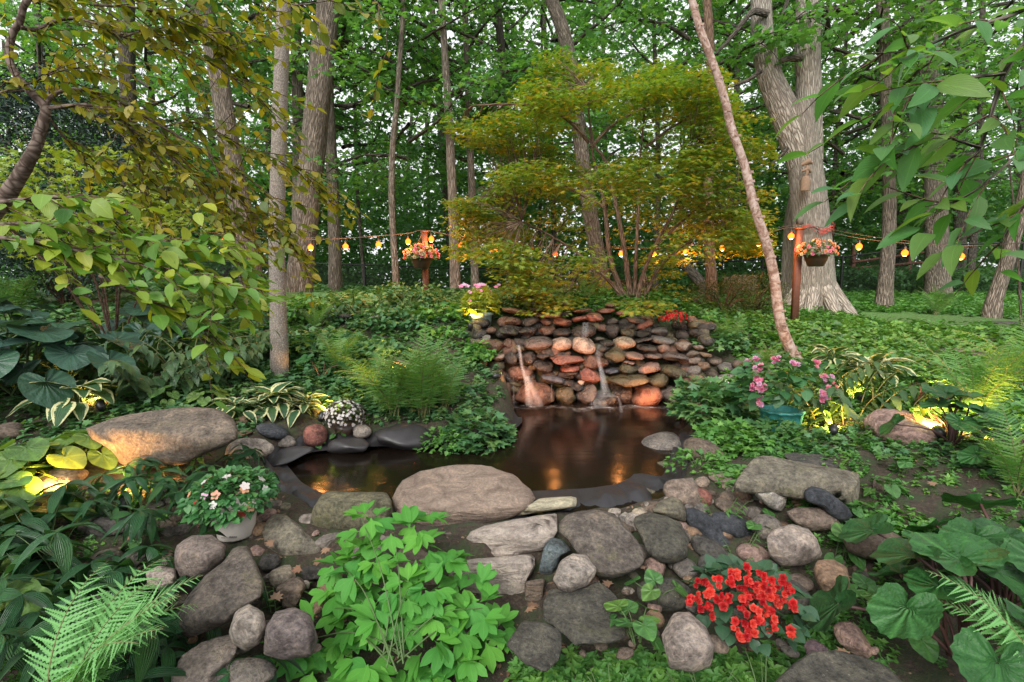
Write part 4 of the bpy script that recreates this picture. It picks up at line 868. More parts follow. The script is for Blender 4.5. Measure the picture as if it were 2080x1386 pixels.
# ------------------------------------------------------------------ trees
def trunk_path(pts, Y, ext=6.0, bury=.25, lean=0.0):
    P = [at(x, y, Y) for x, y in pts]; n = 26; Q = smooth_path(P, n)
    d = Q[0]-Q[3]; d /= np.linalg.norm(d)
    if ext: Q = np.vstack([[Q[0]+d*ext*f + np.array([0, .05*ext*f, 0]) for f in (1, .66, .33)], Q])
    d = Q[-1]-Q[-3]; d /= np.linalg.norm(d)
    g = float(H(Q[-1][0], Q[-1][1]))
    return np.vstack([Q, [Q[-1][0]+d[0]*.1, Q[-1][1], min(g, Q[-1][2])-bury]])[::-1]
def crown_variant(seed, R, Hc, nl, ls, spl, T, mat, dens=9):
    g = np.random.RandomState(seed); mb = MB(); bb = MB(); C = []
    for i in range(nl):
        z0 = Hc*(.02+.8*i/nl); a = i*2.4+g.uniform(-.4, .4); f = i/nl; L = R*(.55+.55*math.sin(math.pi*(.18+.75*f)))*g.uniform(.75, 1.15); up = g.uniform(.05, .5)+.35*f
        P = [np.array([0, 0, z0])]; d = np.array([math.cos(a), math.sin(a), up])
        for k in range(6): d = d+g.normal(size=3)*.13+np.array([0, 0, -.03]); P.append(P[-1]+d/np.linalg.norm(d)*L/6)
        P = np.array(P); tube(bb, P, np.linspace(.055, .010, 7)*(1.1-.5*f), 5, cap=False)
        for k in range(2, 7):
            for s in range(3 if k < 6 else 4):
                q = P[k]; dd = d*g.uniform(.2, .8)+g.normal(size=3)*np.array([.8, .8, .25]); dd /= np.linalg.norm(dd); l = R*g.uniform(.12, .36)
                e = q+dd*l+np.array([0, 0, -.06*l]); tube(bb, [q, (q+e)/2+np.array([0, 0, .04]), e], [.010, .004], 3, cap=False)
                C += [e, (q+e)/2] if g.rand() < .7 else [e]
    C = np.array(C); n = len(C); cl = np.repeat(np.arange(n), dens); m = len(cl)
    tilt = g.normal(0, .25, (n, 2)); rr = spl*np.sqrt(g.uniform(0, 1, m)); th = g.uniform(0, 6.283, m); dx, dy = rr*np.cos(th), rr*np.sin(th)
    t = C[cl]+np.stack([dx, dy, dx*tilt[cl, 0]+dy*tilt[cl, 1]+g.normal(0, .045, m)], 1)
    var = np.clip(g.uniform(0, 1, n)[cl]*.7+g.uniform(0, .3, m), 0, .99)
    mb.tpl(T, rotm(th-math.pi/2+g.normal(0, .6, m), g.normal(-.25, .4, m), g.normal(0, .4, m)), t, ls*g.uniform(.7, 1.25, m), var)
    return mb.mesh('crown', mat), bb.mesh('branches', M_BARKD)
CV = [crown_variant(100+i, 2.3+.3*(i % 3), 7.5, 13, .12, .36, T_MAPLE, M_BGLEAF if i != 3 else M_BGLEAF2, 8) for i in range(4)]
def mk_tree(name, label, pts, Y, w1, w0, mat, crown=0, cz=2.4, cs=1.0, cdy=.9, ext=6.0, group=None, rough=.05, flare=1.35, cat='tree', sides=14, roll=None):
    P = trunk_path(pts, Y, ext); k = len(P); base = P[0].copy(); base[2] = float(H(base[0], base[1])); m = mpp(1040, 600, Y)
    r = np.interp(np.linspace(0, 1, k), [0, .05, .14, .6, 1], [w1*flare, w1*1.12, w1, (w1+w0)/2, w0])*m/2
    root = empty(name, base, label, cat, group); mb = MB(); tube(mb, P-base, r, sides, rough, abs(int(pts[0][0]))); mb.build('trunk', mat, root)
    if crown is not None:
        a = random.uniform(0, 6) if roll is None else roll; top = P[np.argmin(np.abs(P[:, 2]-(base[2]+cz+1.5)))]
        Mx = Matrix.Translation((top[0]-base[0], top[1]-base[1]+cdy, cz)) @ Matrix.Rotation(a, 4, 'Z') @ Matrix.Scale(cs, 4)
        inst('crown', CV[crown][0], root, Mx); inst('branches', CV[crown][1], root, Mx)
    return root, P
random.seed(11)
mk_tree('slender_tree', 'slender pale grey trunk standing in the planted bed left of the fern', [(577,-5),(571,150),(566,320),(562,500),(568,740)], 5.6, 32, 24, M_SMOOTHB, None, ext=3, rough=.03, flare=1.1)
mk_tree('leaning_tree', 'tall brown trunk leaning right behind the slender grey one', [(668,-5),(652,150),(628,380),(605,610)], 11, 50, 42, M_BARK, 0, 4.2, cdy=1.6)
mk_tree('maple_tree', 'straight dark trunk half hidden behind the leaning brown tree', [(598,-5),(603,150),(607,300),(603,600)], 13.5, 24, 18, M_BARK, 1, 3.5)
mk_tree('maple_tree', 'narrow grey trunk just right of the leaning brown tree', [(666,100),(670,250),(678,420),(682,603)], 12.5, 26, 15, M_BARK, 2, 3.0)
mk_tree('leaning_tree', 'dark trunk curving right through the golden leaves', [(408,-5),(440,130),(466,300),(488,420),(515,600)], 10.5, 42, 32, M_BARK, 3, 4.0, cdy=1.6)
mk_tree('maple_tree', 'faint grey trunk far behind the golden leaves at the left', [(258,-5),(258,100),(263,300),(270,600)], 14, 30, 24, M_BARKD, 1, 3.0)
mk_tree('slender_tree', 'thin bent trunk left of the left hanging basket', [(812,120),(806,210),(797,310),(796,420),(806,600)], 10.5, 13, 9, M_BARK, 2, 2.8, cs=.8)
mk_tree('slender_tree', 'straight slim grey trunk right of the left hanging basket', [(903,100),(912,250),(920,420),(926,604)], 11, 21, 12, M_BARK, 0, 3.4)
mk_tree('slender_tree', 'slimmer trunk beside the straight slim grey one', [(950,180),(957,350),(966,597)], 12.5, 16, 11, M_BARK, 3, 3.2)
mk_tree('maple_tree', 'dark trunk behind the left edge of the golden maple', [(1020,120),(1034,300),(1040,600)], 15, 24, 14, M_BARKD, 1, 3.4)
mk_tree('maple_tree', 'tall grey trunk slanting behind the golden maple', [(1118,-5),(1150,90),(1176,260),(1196,420),(1228,600)], 11.5, 31, 24, M_BARK, 2, 4.2, cdy=1.5)
mk_tree('maple_tree', 'reddish slim trunk between golden maple and birch', [(1436,-5),(1446,200),(1438,400),(1446,598)], 11, 21, 16, M_BARKR, 0, 4.0, cdy=1.2)
mk_tree('maple_tree', 'grey trunk in the right lawn behind the string of bulbs', [(1806,330),(1806,460),(1797,606)], 11.5, 27, 20, M_BARK, 1, 2.6, cdy=.5)
mk_tree('maple_tree', 'wide grey trunk behind the fence at the right', [(1878,-5),(1892,200),(1900,400),(1905,592)], 15.5, 40, 30, M_BARK, 2, 3.0, cdy=.8)
mk_tree('maple_tree', 'pale trunk behind the right fence near the sky gap', [(1950,200),(1950,400),(1948,585)], 18, 22, 16, M_BARKD, 3, 3.0, cdy=.8)
mk_tree('leaning_tree', 'trunk leaning right at the right edge of the lawn', [(2075,420),(2052,510),(2018,616)], 10, 26, 20, M_BARK, None, ext=1.5)
mk_tree('sapling', 'pencil thin sapling at the right edge of the lawn', [(2062,440),(2070,560),(2074,662)], 8.2, 5, 3, M_BARKD, None, ext=1)
mk_tree('dead_tree', 'dead grey log leaning behind the reddish slim trunk', [(1380,530),(1400,548),(1432,585)], 14, 22, 16, M_BARKD, None, ext=.2)
mk_tree('leaning_tree', 'twin trunk base just behind the big forked oak', [(1628,380),(1618,450),(1612,612)], 12.3, 50, 34, M_OAKB, None, ext=.5)
# the woods behind: trunks one can pick out but hardly tell apart
def woods():
    g = np.random.RandomState(8); rows = []
    for i in range(34):
        x = -20+40*(i+g.uniform(.1, .9))/34; Y = g.uniform(15.5, 29); rows.append((x*Y/20, Y))
    protos = []
    for i, (x, Y) in enumerate(rows):
        px = 1040+FPX*x/(Y/.9945)*1.0
        b = np.array([x, Y, float(H(x, Y))]); root = empty('woodland_tree', b, 'dim slim trunk with green crown deep in the woods behind the fence', 'tree', 'slim trees deep in the woods behind the fence')
        mb = MB(); lx = g.normal(0, .5); P = smooth_path([(0, 0, -.2), (lx*.2+g.normal(0, .1), 0, 4), (lx*.6, .1, 8), (lx, .3, 13)], 14); r0 = g.uniform(.07, .2); tube(mb, P, np.linspace(r0, r0*.5, 14), 8, .05, i); mb.build('trunk', M_BARKD, root)
        c = g.randint(4); s = g.uniform(.9, 1.4); Mx = Matrix.Translation((lx*.3, 0, g.uniform(1.5, 4.2))) @ Matrix.Rotation(g.uniform(0, 6), 4, 'Z') @ Matrix.Scale(s, 4)
        inst('crown', CV[c][0], root, Mx); inst('branches', CV[c][1], root, Mx)
woods()
def leafmass(name, n, box_, ls, mat, label, cat, seed, T=T_SMALLW, clump=.5, thr=0.0, dens=11, spl=.6, prof=None, kind='stuff', var_k=.7):
    g = np.random.RandomState(seed); (x0, x1), (y0, y1), (z0, z1) = box_; c = np.stack([g.uniform(x0, x1, n), g.uniform(y0, y1, n), g.uniform(z0, z1, n)], 1)
    w = wobble(c, clump, seed); c = c[w > thr]
    if prof is not None: c = c[prof(c)]
    n = len(c); cl = np.repeat(np.arange(n), dens); m = len(cl); o = g.normal(0, spl*.5, (m, 3))*np.array([1, 1, .35]); t = c[cl]+o
    t[:, 2] += H(t[:, 0], t[:, 1])
    mb = MB(); mb.tpl(T, rotm(g.uniform(0, 6.283, m), g.normal(-.2, .5, m), g.normal(0, .5, m)), t, ls*g.uniform(.7, 1.3, m), np.clip(g.uniform(0, var_k, n)[cl]+g.uniform(0, 1-var_k, m), 0, .99))
    return tag(mb.build(name, mat), label, cat, kind=kind)
leafmass('distant_woods', 4300, ((-38, 38), (30, 40), (0, 22)), .34, M_FAR, 'far mass of green woodland leaves closing off the view', 'woods', 31, thr=-.35, clump=.7, dens=10, spl=1.3, prof=lambda c: np.random.RandomState(1).uniform(0, 1, len(c)) > np.clip(c[:, 2]-4, 0, 20)/26)
leafmass('understory', 9500, ((-28, 28), (17.5, 27), (-.1, 7)), .19, M_BGLEAF2, 'dark leafy underwood behind the fence', 'undergrowth', 32, thr=-.2, clump=1.2, dens=11, spl=.7, prof=lambda c: c[:, 2] < 3.4+2.4*np.abs(np.sin(c[:, 0]*.9))+1.0*np.sin(c[:, 0]*2.3))
leafmass('distant_thicket', 4500, ((-36, 36), (27.5, 30), (-.2, 6)), .30, M_FAR, 'leafy thicket closing the gaps low between the far trunks', 'woods', 36, thr=-.9, clump=.8, dens=9, spl=1.0)
leafmass('low_shrubs', 1500, ((5, 19), (16.4, 18.6), (-.1, .75)), .13, M_BGLEAF2, 'low dark band of shrubs along the foot of the right fence', 'shrubs', 33, thr=-.8, dens=12, spl=.5)
leafmass('low_shrubs', 1600, ((-16, 5), (18.7, 20.6), (-.1, 1.3)), .13, M_BGLEAF2, 'dark shrubs along the foot of the left fence', 'shrubs', 34, thr=-.5, clump=1.4, dens=11, spl=.5)

# big forked oak
def oak():
    Y = 11.0; b = at(1655, 616, Y); b[2] = float(H(b[0], Y)); root = empty('forked_oak', b, 'massive grey ridged oak that forks into two upright limbs', 'tree'); m = mpp(1655, 500, Y)
    P = trunk_path([(1618,210),(1630,300),(1642,400),(1650,500),(1655,616)], Y, 0, .3); k = len(P)
    r = np.interp(P[:, 2], [b[2]-.2, b[2]+.1, b[2]+.6, b[2]+1.6, b[2]+3.0, b[2]+3.9], [58, 47, 40, 34.5, 31, 35])*m
    mb = MB(); tube(mb, P-b, r, 40, .03, 3); 
    g = np.random.RandomState(3)
    for i in range(9):   # root flare
        a = i*.7+g.uniform(-.2, .2); q = np.array([math.cos(a), math.sin(a), 0]); tube(mb, [q*.15+np.array([0, 0, .8]), q*.36+np.array([0, 0, .35]), q*.62+np.array([0, 0, .02]), q*.85+np.array([0, 0, -.15])], [.1, .17, .13, .05], 8, .1, i)
    mb.build('trunk', M_OAKB, root)
    for nm, pts, w in (('limb', [(1545,-60),(1548,60),(1562,150),(1588,215),(1622,300),(1632,340)], [16, 19, 21, 25, 30, 28]), ('limb', [(1644,-60),(1640,80),(1642,170),(1640,240),(1640,330)], [21, 22.5, 23, 26, 28])):
        Q = smooth_path([at(x, y, Y) for x, y in pts], 22); d = Q[0]-Q[2]; d /= np.linalg.norm(d); Q = np.vstack([Q[0]+d*5, Q[0]+d*2.5, Q]); w_ = np.interp(np.linspace(0, 1, 24), np.linspace(0, 1, len(w)), w)*m; mb = MB(); tube(mb, Q-b, w_, 28, .03, 5); mb.build(nm, M_OAKB, root)
    for pts, w in (([(1560,30),(1530,24),(1510,45),(1478,85),(1452,110)], (7, 3)), ([(1628,118),(1600,120),(1585,125)], (7, 5)), ([(1600,300),(1585,318),(1566,334)], (4, 2)), ([(1545,145),(1515,165),(1470,180)], (5, 2)), ([(1590,30),(1600,0),(1612,-30)], (4, 3))):
        Q = smooth_path([at(x, y, Y-.3) for x, y in pts], 10); mb = MB(); tube(mb, Q-b, np.linspace(w[0], w[1], 10)*m, 6, .08); mb.build('branch', M_BARKD, root)
    for c, (dx, dy, dz, s, a) in enumerate(((-1.2, 1.8, 3.6, .95, 1.0), (1.6, 1.9, 2.2, 1.0, 2.5), (.4, .9, 5.8, 1.1, 4))):
        Mx = Matrix.Translation((dx, dy, dz)) @ Matrix.Rotation(a, 4, 'Z') @ Matrix.Scale(s, 4); inst('crown', CV[c][0], root, Mx); inst('branches', CV[c][1], root, Mx)
    # carved ornament, dark box in place of the shaded square hole, net tie
    o = at(1635, 372, Y-.46); r = empty('bird_house', o, 'small weathered wooden ornament hung on the forked oak', 'bird house'); r.scale = (1.25, 1.25, 1.25); mb = MB(); 
    tube(mb, [(0, 0, -.12), (0, -.02, .04), (.0, -.02, .10)], [.075, .075, .05], 10, .12, 4); mb.build('body', M_WOODG, r)
    mb = MB(); tube(mb, [(-.08, -.01, .28), (0, -.06, .33), (.09, -.01, .30)], [.03, .05, .02], 6, .2, 7); tube(mb, [(-.07, -.01, .18), (0, -.05, .21), (.08, 0, .17)], [.02, .04, .02], 6, .2, 8); tube(mb, [(-.02, -.03, .08), (0, -.05, .14), (0, -.04, .30)], [.02, .03, .02], 6, .2, 8); mb.build('carving', M_WOODG, r)
    o = at(1625, 449, Y-.40); mb = MB(); box(mb, (0, 0, 0), (.10, .10, .15)); ob = mb.build('hole_box', M_BARKD); ob.location = o; tag(ob, 'little dark box for the shaded square hole in the oak above the string of bulbs', 'box')
    mb = MB(); g = np.random.RandomState(2)
    for i in range(16):
        a0 = g.uniform(3.4, 5.9); z = g.uniform(-.08, .08); A = np.linspace(a0, a0+g.uniform(.5, 1.2), 8); R_ = .43
        tube(mb, [(R_*math.cos(a), R_*math.sin(a), z+.05*math.sin(a*5)) for a in A], .007, 4)
    ob = mb.build('red_tie', M_RIBBON); ob.location = at(1645, 468, Y); tag(ob, 'tangle of red netting tied round the oak behind the bulbs', 'netting')
oak()
# leaning birch
def birch():
    pts = [(1400,-20),(1422,60),(1445,120),(1470,195),(1486,262),(1513,340),(1532,420),(1555,490),(1572,560),(1582,640),(1597,690),(1622,742)]; P = smooth_path([at(x, y, 6.3) for x, y in pts], 48)
    b = P[-1].copy(); b[2] = float(H(b[0], b[1])); d = P[0]-P[3]; d /= np.linalg.norm(d); P = np.vstack([P[0]+d*3, P[0]+d*1.5, P, [b[0]+.03, b[1], b[2]-.2]])[::-1]
    root = empty('birch_tree', b, 'leaning birch with peeling pinkish white bark right of the waterfall', 'tree'); r = np.interp(np.linspace(0, 1, len(P)), [0, .1, .5, 1], [.078, .064, .050, .040]); mb = MB(); tube(mb, P-b, r, 20, .035, 9); mb.build('trunk', M_BIRCH, root)
    mb = MB(); g = np.random.RandomState(5)
    for i in range(50):      # curls of peeling bark
        k = g.randint(3, len(P)-4); a = g.uniform(3.3, 6.1); q = P[k]-b; n = np.array([math.cos(a), math.sin(a), 0]); tt = np.array([-n[1], n[0], 0])
        s = g.uniform(.02, .045); w = r[k]*1.02
        v = [q+n*w, q+n*w+np.array([0, 0, s*.5]), q+n*w+tt*s+n*.014+np.array([0, 0, s*.6]), q+n*w+tt*s*.9+n*.02+np.array([0, 0, -s*.1])]; mb.add(v, [0, 1, 2, 3], [4])
    mb.build('peeling_bark', M_BIRCH, root)
birch()
# japanese maple above the waterfall, bulb glow tinted into its leaves
def jmaple():
    Y = 8.1; b = gnd(1285, 628); b = at(1285, 640, Y); b[2] = float(H(b[0], Y)); root = empty('japanese_maple', b, 'spreading Japanese maple with leaves tinted gold for bulb light above the waterfall wall', 'tree'); m = mpp(1285, 400, Y); g = np.random.RandomState(12); bb = MB()
    S = [[(1285,640),(1262,590),(1238,520),(1228,420),(1205,320),(1196,260)], [(1285,640),(1275,560),(1262,470),(1230,330),(1205,290),(1190,180)], [(1290,640),(1302,570),(1330,500),(1372,420),(1400,330)], [(1292,640),(1315,590),(1342,540),(1400,490),(1450,440)],
         [(1280,640),(1245,580),(1180,520),(1120,480),(1060,450)], [(1285,640),(1290,560),(1295,450),(1300,330),(1310,220)], [(1196,290),(1160,250),(1110,220),(1040,212),(960,215)], [(1200,300),(1250,250),(1330,210),(1400,190)], [(1228,420),(1150,380),(1080,350),(1020,370)], [(1330,500),(1420,420),(1480,380),(1530,370)], [(1310,300),(1380,250),(1440,240),(1500,290)]]
    tips = []
    for i, pts in enumerate(S):
        dy = g.uniform(-.9, .9) if i > 1 else 0; Q = smooth_path([at(x, y, Y+dy*j/len(pts)) for j, (x, y) in enumerate(pts)], 16); r0 = [7.5, 7, 6, 5, 5, 5, 4, 4, 3.5, 3, 3][i]
        mb = MB(); tube(mb, Q-b, np.linspace(r0, 1.4, 16)*m, 7, .08, i); mb.build('stem' if i < 6 else 'branch', M_BARKR, root); tips += list(Q[5:])
    tips = np.array(tips)
    # layered sprays
    C = []
    for _ in range(9000):
        px = g.uniform(925, 1560); py = g.uniform(95, 632); ex = (px-1235)/315.0; 
        top = 118+120*abs(ex)**1.5+30*math.sin(px*.021)+22*math.sin(px*.06); bot = 625+25*math.sin(px*.03)-190*max(0, abs(ex)-.4)
        if py < top or py > bot: continue
        if abs(ex) > 1: continue
        if ((px-1200)/75)**2+((py-268)/60)**2 < 1 and g.rand() < .8: continue
        if ((px-1290)/130)**2+((py-235)/45)**2 < 1 and g.rand() < .75: continue
        if px < 1010 and 300 < py < 400: continue
        C.append(at(px, py, Y+g.uniform(-1.5, 1.5)*math.sqrt(max(0, 1-ex*ex))))
    C = np.array(C); C = C[wobble(C*np.array([.9, .9, 3.2]), 2.1, 77)+.6*wobble(C, 5, 78) > .06+.5*np.clip(C[:, 0]-2.7, 0, 1)]; n = len(C)
    for i in range(0, n, 3):
        q = tips[np.argmin(np.linalg.norm(tips-C[i], axis=1))]; tube(bb, [q-b, (q+C[i])/2+np.array([0, 0, .06])-b, C[i]-b], [.007, .002], 3, cap=False)
    tag(bb.build('twigs', M_BARKR, root), kind='stuff')
    dens = 15; cl = np.repeat(np.arange(n), dens); mm = len(cl); rr = .24*np.sqrt(g.uniform(0, 1, mm)); th = g.uniform(0, 6.283, mm); dx, dy = rr*np.cos(th), rr*np.sin(th)
    t = C[cl]+np.stack([dx, dy, g.normal(0, .02, mm)-rr*.18], 1); f = np.clip(g.uniform(0, .75, n)[cl]+g.uniform(0, .25, mm), 0, .99)
    mb = MB(); mb.tpl(T_MAPLE7, rotm(th-math.pi/2+g.normal(0, .5, mm), g.normal(-.2, .25, mm), g.normal(0, .25, mm)), t-b, .064*g.uniform(.7, 1.25, mm), f); mb.build('crown', M_MAPLE, root)
jmaple()

# near boughs with leaves one can pick out
def leafy(root, bpts, Y0, Y1, ntw, tl, ls, g, bm, br, out, droop=.25, r0=.02, spread=1.0, lo=.25, sp=.55, updn=.5, pit=-.5):
    b = np.array(root.location); Q = smooth_path([at(x, y, Y0+(Y1-Y0)*i/max(1, len(bpts)-1)) for i, (x, y) in enumerate(bpts)], 24); mb = MB(); tube(mb, Q-b, np.linspace(r0, r0*.25, 24), 8, .06, abs(int(bpts[0][0]))); mb.build('branch', bm, root)
    for i in range(ntw):
        f = lo+(1-lo)*(i+g.uniform(0, 1))/ntw; q = Q[min(23, int(f*23))]; d = Q[min(23, int(f*23)+1)]-Q[max(0, int(f*23)-1)]; d /= np.linalg.norm(d)+1e-9
        s = (1 if i % 2 else -1); dv = d*.8+np.array([0, s*g.uniform(.1, .7)*spread, g.uniform(-updn, updn)])+g.normal(size=3)*.25; dv /= np.linalg.norm(dv); L = tl*g.uniform(.5, 1.2)
        pts = [q]; dd = dv.copy()
        for k in range(5): dd = dd+np.array([0, 0, -droop*.35])+g.normal(size=3)*.10; dd /= np.linalg.norm(dd); pts.append(pts[-1]+dd*L/5)
        pts = smooth_path(pts, 9); tube(br, pts-b, np.linspace(.0035, .0012, 9), 4, cap=False)
        nl = max(2, int(L/(ls*sp))); 
        for k in range(nl+1):
            u = (k+.6)/(nl+.6); p = pts[min(8, int(u*8))]; dd2 = pts[min(8, int(u*8)+1)]-pts[max(0, int(u*8)-1)]; az = math.atan2(dd2[1], dd2[0])-math.pi/2+(0 if k == nl else (1 if k % 2 else -1)*g.uniform(.5, 1.1))
            X_ = 1040+FPX*p[0]/(p[1]*cp-(p[2]-CAMZ)*sp); Y_ = 693-FPX*((p[2]-CAMZ)*cp+p[1]*sp)/(p[1]*cp-(p[2]-CAMZ)*sp)
            if (X_-453)**2+(Y_-492)**2 < 60**2: continue
            out.append((p, r1(az, pit+g.normal(0, .35), g.normal(0, .45)), ls*g.uniform(.6, 1.15)))
def put_leaves(root, out, T, mat, cap=280, seed=0, name='leaf'):
    b = np.array(root.location); g = np.random.RandomState(seed); TT = []
    for q in range(4):      # differently curled and twisted leaves
        v = T[0].copy(); a, b2, c2 = g.uniform(-.25, .35), g.uniform(-.25, .25), g.uniform(-.5, .5); v[:, 2] += a*v[:, 1]**2-.6*abs(a)*v[:, 1]*np.abs(v[:, 0])+c2*v[:, 0]*v[:, 1]; v[:, 0] = v[:, 0]*(1+.12*q-.2)+b2*v[:, 1]**2; TT.append((v,)+T[1:])
    me = [me_tpl('leaf', q, mat) for q in TT]
    ordr = sorted(range(len(out)), key=lambda i: -out[i][2]/max(.3, out[i][0][1]) if -.97 < out[i][0][0]/out[i][0][1] < .97 else 0); top = ordr[:cap]; rest = ordr[cap:]
    for i in top: p, R, s = out[i]; inst(name, me[g.randint(4)], root, M4(R, p-b, s))
    if rest:
        mb = MB(); mb.tpl(T, np.array([out[i][1] for i in rest]), np.array([out[i][0] for i in rest])-b, np.array([out[i][2] for i in rest]), g.uniform(0, 1, len(rest))); tag(mb.build('foliage', mat, root), kind='stuff')
def cherry():
    g = np.random.RandomState(21); root = empty('leaning_cherry', (-2.9, 2.7, float(H(-2.9, 2.7))), 'curving dark trunked tree with leaves tinted gold for bulb light at the left edge', 'tree'); b = np.array(root.location)
    Q = smooth_path([at(x, y, 2.7) for x, y in [(80,-30),(50,10),(40,45),(25,70),(18,118),(38,160),(70,195),(92,222),(82,265),(72,300),(45,350),(22,385),(-20,440),(-120,560)]], 50); Q = np.vstack([Q, [b+np.array([0, 0, -.1])]])
    mb = MB(); tube(mb, Q-b, np.interp(np.linspace(0, 1, len(Q)), [0, .25, .5, .6, 1], [.014, .016, .020, .024, .045]), 14, .06, 4); mb.build('trunk', M_CHB, root)
    out = []; br = MB(); B = [([(40,55),(75,60),(130,38),(180,45),(250,75),(330,95),(420,125),(500,180),(572,245)], 2.7, 3.2, 18, .012), ([(92,215),(110,192),(160,182),(240,205),(330,258),(420,310),(500,360),(580,420)], 2.7, 3.3, 24, .013),
        ([(95,220),(180,214),(230,235),(290,280),(350,320),(420,400),(470,470)], 2.7, 3.0, 22, .011), ([(250,75),(300,60),(350,50),(420,-10)], 2.8, 3.0, 14, .006), ([(190,10),(300,20),(400,60),(470,100),(560,60)], 2.6, 3.2, 18, .006),
        ([(240,205),(262,260),(280,330),(300,400),(340,470)], 2.8, 2.9, 15, .007), ([(290,215),(350,300),(420,380),(470,430),(600,470)], 3.0, 3.3, 22, .007), ([(60,0),(140,-10),(300,-20)], 2.6, 2.8, 18, .008), ([(420,125),(460,110),(500,60),(560,10)], 3.0, 3.4, 12, .005),
        ([(-40,200),(60,170),(140,140),(220,150)], 2.6, 2.8, 13, .006), ([(100,240),(150,300),(220,330),(300,360)], 2.7, 3.1, 12, .006), ([(330,258),(400,250),(500,300),(600,340),(650,390)], 3.1, 3.5, 26, .006), ([(560,-20),(600,10),(760,0),(790,120)], 2.6, 2.7, 6, .004), ([(420,310),(480,400),(560,470),(620,520)], 3.0, 3.4, 18, .005)]
    for i, (pts, a, c, n, r0) in enumerate(B): leafy(root, pts, a, c, n, .42, .068, g, M_CHB, br, out, r0=r0, lo=.08)
    tag(br.build('twigs', M_TWIG, root), kind='stuff'); put_leaves(root, out, T_OV2, M_CHERRY, 280)
cherry()
def dogwood():
    g = np.random.RandomState(22); root = empty('leafy_shrub', (-2.3, 1.9, float(H(-2.3, 1.9))), 'low spreading bough of large yellow green leaves at the left', 'shrub'); b = np.array(root.location); out = []; br = MB(); mb = MB()
    tube(mb, smooth_path([(0, 0, -.1), (.1, .05, .5), (-.05, .1, 1.0), at(-60, 520, 2.0)-b], 14), np.linspace(.03, .018, 14), 9, .08); mb.build('stem', M_CHB, root)
    B = [([(-60,420),(60,405),(170,405),(240,450),(330,500),(400,540)], 2.0, 2.4, 22, .01), ([(-60,480),(60,490),(180,515),(300,540),(420,570),(480,600)], 2.0, 2.35, 28, .010), ([(-60,460),(80,455),(200,470),(330,490),(440,500),(500,540)], 2.1, 2.6, 32, .009), 
         ([(200,560),(300,610),(380,640),(440,690)], 2.1, 2.4, 16, .007), ([(330,500),(420,560),(500,590)], 2.4, 2.6, 12, .005)]
    for pts, a, c, n, r0 in B: leafy(root, pts, a, c, n, .30, .092, g, M_CHB, br, out, r0=r0, lo=.1, updn=.35, pit=-.42, sp=.5)
    tag(br.build('twigs', M_TWIG, root), kind='stuff'); put_leaves(root, out, T_OV2, M_DOGW, 290, 2)
dogwood()
def rightbough():
    g = np.random.RandomState(23); root = empty('overhanging_tree', (2.6, 1.5, float(H(2.6, 1.5))), 'near tree at the right whose long green leaves hang into view', 'tree'); b = np.array(root.location); out = []; br = MB(); mb = MB()
    tube(mb, smooth_path([(0, 0, -.1), (.1, 0, 1.2), (.15, 0, 2.6), (0, 0, 3.6)], 14), np.linspace(.05, .03, 14), 9, .08); mb.build('trunk', M_BARKD, root)
    B = [([(2200,-40),(2080,92),(2040,150),(2020,210),(1990,300),(1960,330)], 1.7, 1.65, 7, .012), ([(2200,-60),(2080,20),(1960,60),(1860,100),(1760,110)], 1.7, 1.6, 8, .008), ([(2040,150),(1960,160),(1860,190),(1780,230)], 1.65, 1.6, 6, .006), ([(1990,300),(1900,280),(1800,330)], 1.65, 1.6, 4, .005),
         ([(2220,180),(2120,260),(2050,330),(1960,400),(1880,420)], 1.7, 1.7, 5, .007), ([(2200,300),(2120,380),(2060,440),(2030,500)], 1.7, 1.7, 4, .005)]
    for pts, a, c, n, r0 in B: leafy(root, pts, a, c, n, .26, .125, g, M_BARKD, br, out, r0=r0, lo=.2, updn=.25, pit=-.25, sp=.42)
    tag(br.build('twigs', M_TWIG, root), kind='stuff'); put_leaves(root, out, strip_leaf(1, .46, 6, 2, 'ovate', .16, .3), M_RIGHT, 260, 3)
rightbough()
# dark conifer and yellow maple at the far left
def blob(name, label, cat, px, py, w, h, Y, T, mat, n, ls, dens=10, spl=.2, seed=0, flatk=.4, core=None, group=None, base=True):
    g = np.random.RandomState(seed+int(px)); c = at(px, py, Y); m = mpp(px, py, Y); b = c.copy(); b[2] = float(H(c[0], c[1])); root = empty(name, b, label, cat, group)
    u = g.normal(size=(n, 3)); u /= np.linalg.norm(u, axis=1)[:, None]; u *= (g.uniform(.35, 1, n)**.4)[:, None]; C = u*np.array([w/2*m, w/2*m, h/2*m])*(1+.12*wobble(u, 5, seed))[:, None]+c-b
    C = C[C[:, 2] > .02]; n = len(C); cl = np.repeat(np.arange(n), dens); k = len(cl); t = C[cl]+g.normal(0, spl*.5, (k, 3))*np.array([1, 1, flatk])
    mb = MB(); mb.tpl(T, rotm(g.uniform(0, 6.283, k), g.normal(-.1, .45, k), g.normal(0, .4, k)), t, ls*g.uniform(.7, 1.25, k), np.clip(g.uniform(0, .6, n)[cl]+g.uniform(0, .4, k), 0, .99)); mb.build('foliage', mat, root)
    sb = MB()
    for i in range(0, n, max(1, n//14)): tube(sb, smooth_path([(0, 0, -.05), C[i]*.5+np.array([0, 0, .1*h*m]), C[i]], 6), np.linspace(.012, .004, 6)*max(1, Y/5), 4, cap=False)
    sb.build('stem', core or M_TWIG, root); return root
blob('yew_tree', 'dark blue green conifer behind the golden leaves at the left', 'tree', 110, 370, 460, 420, 7.5, T_NARROW, plain('conifer_green', (.03, .065, .05), .7), 1500, .09, 14, .3, 3, .3)
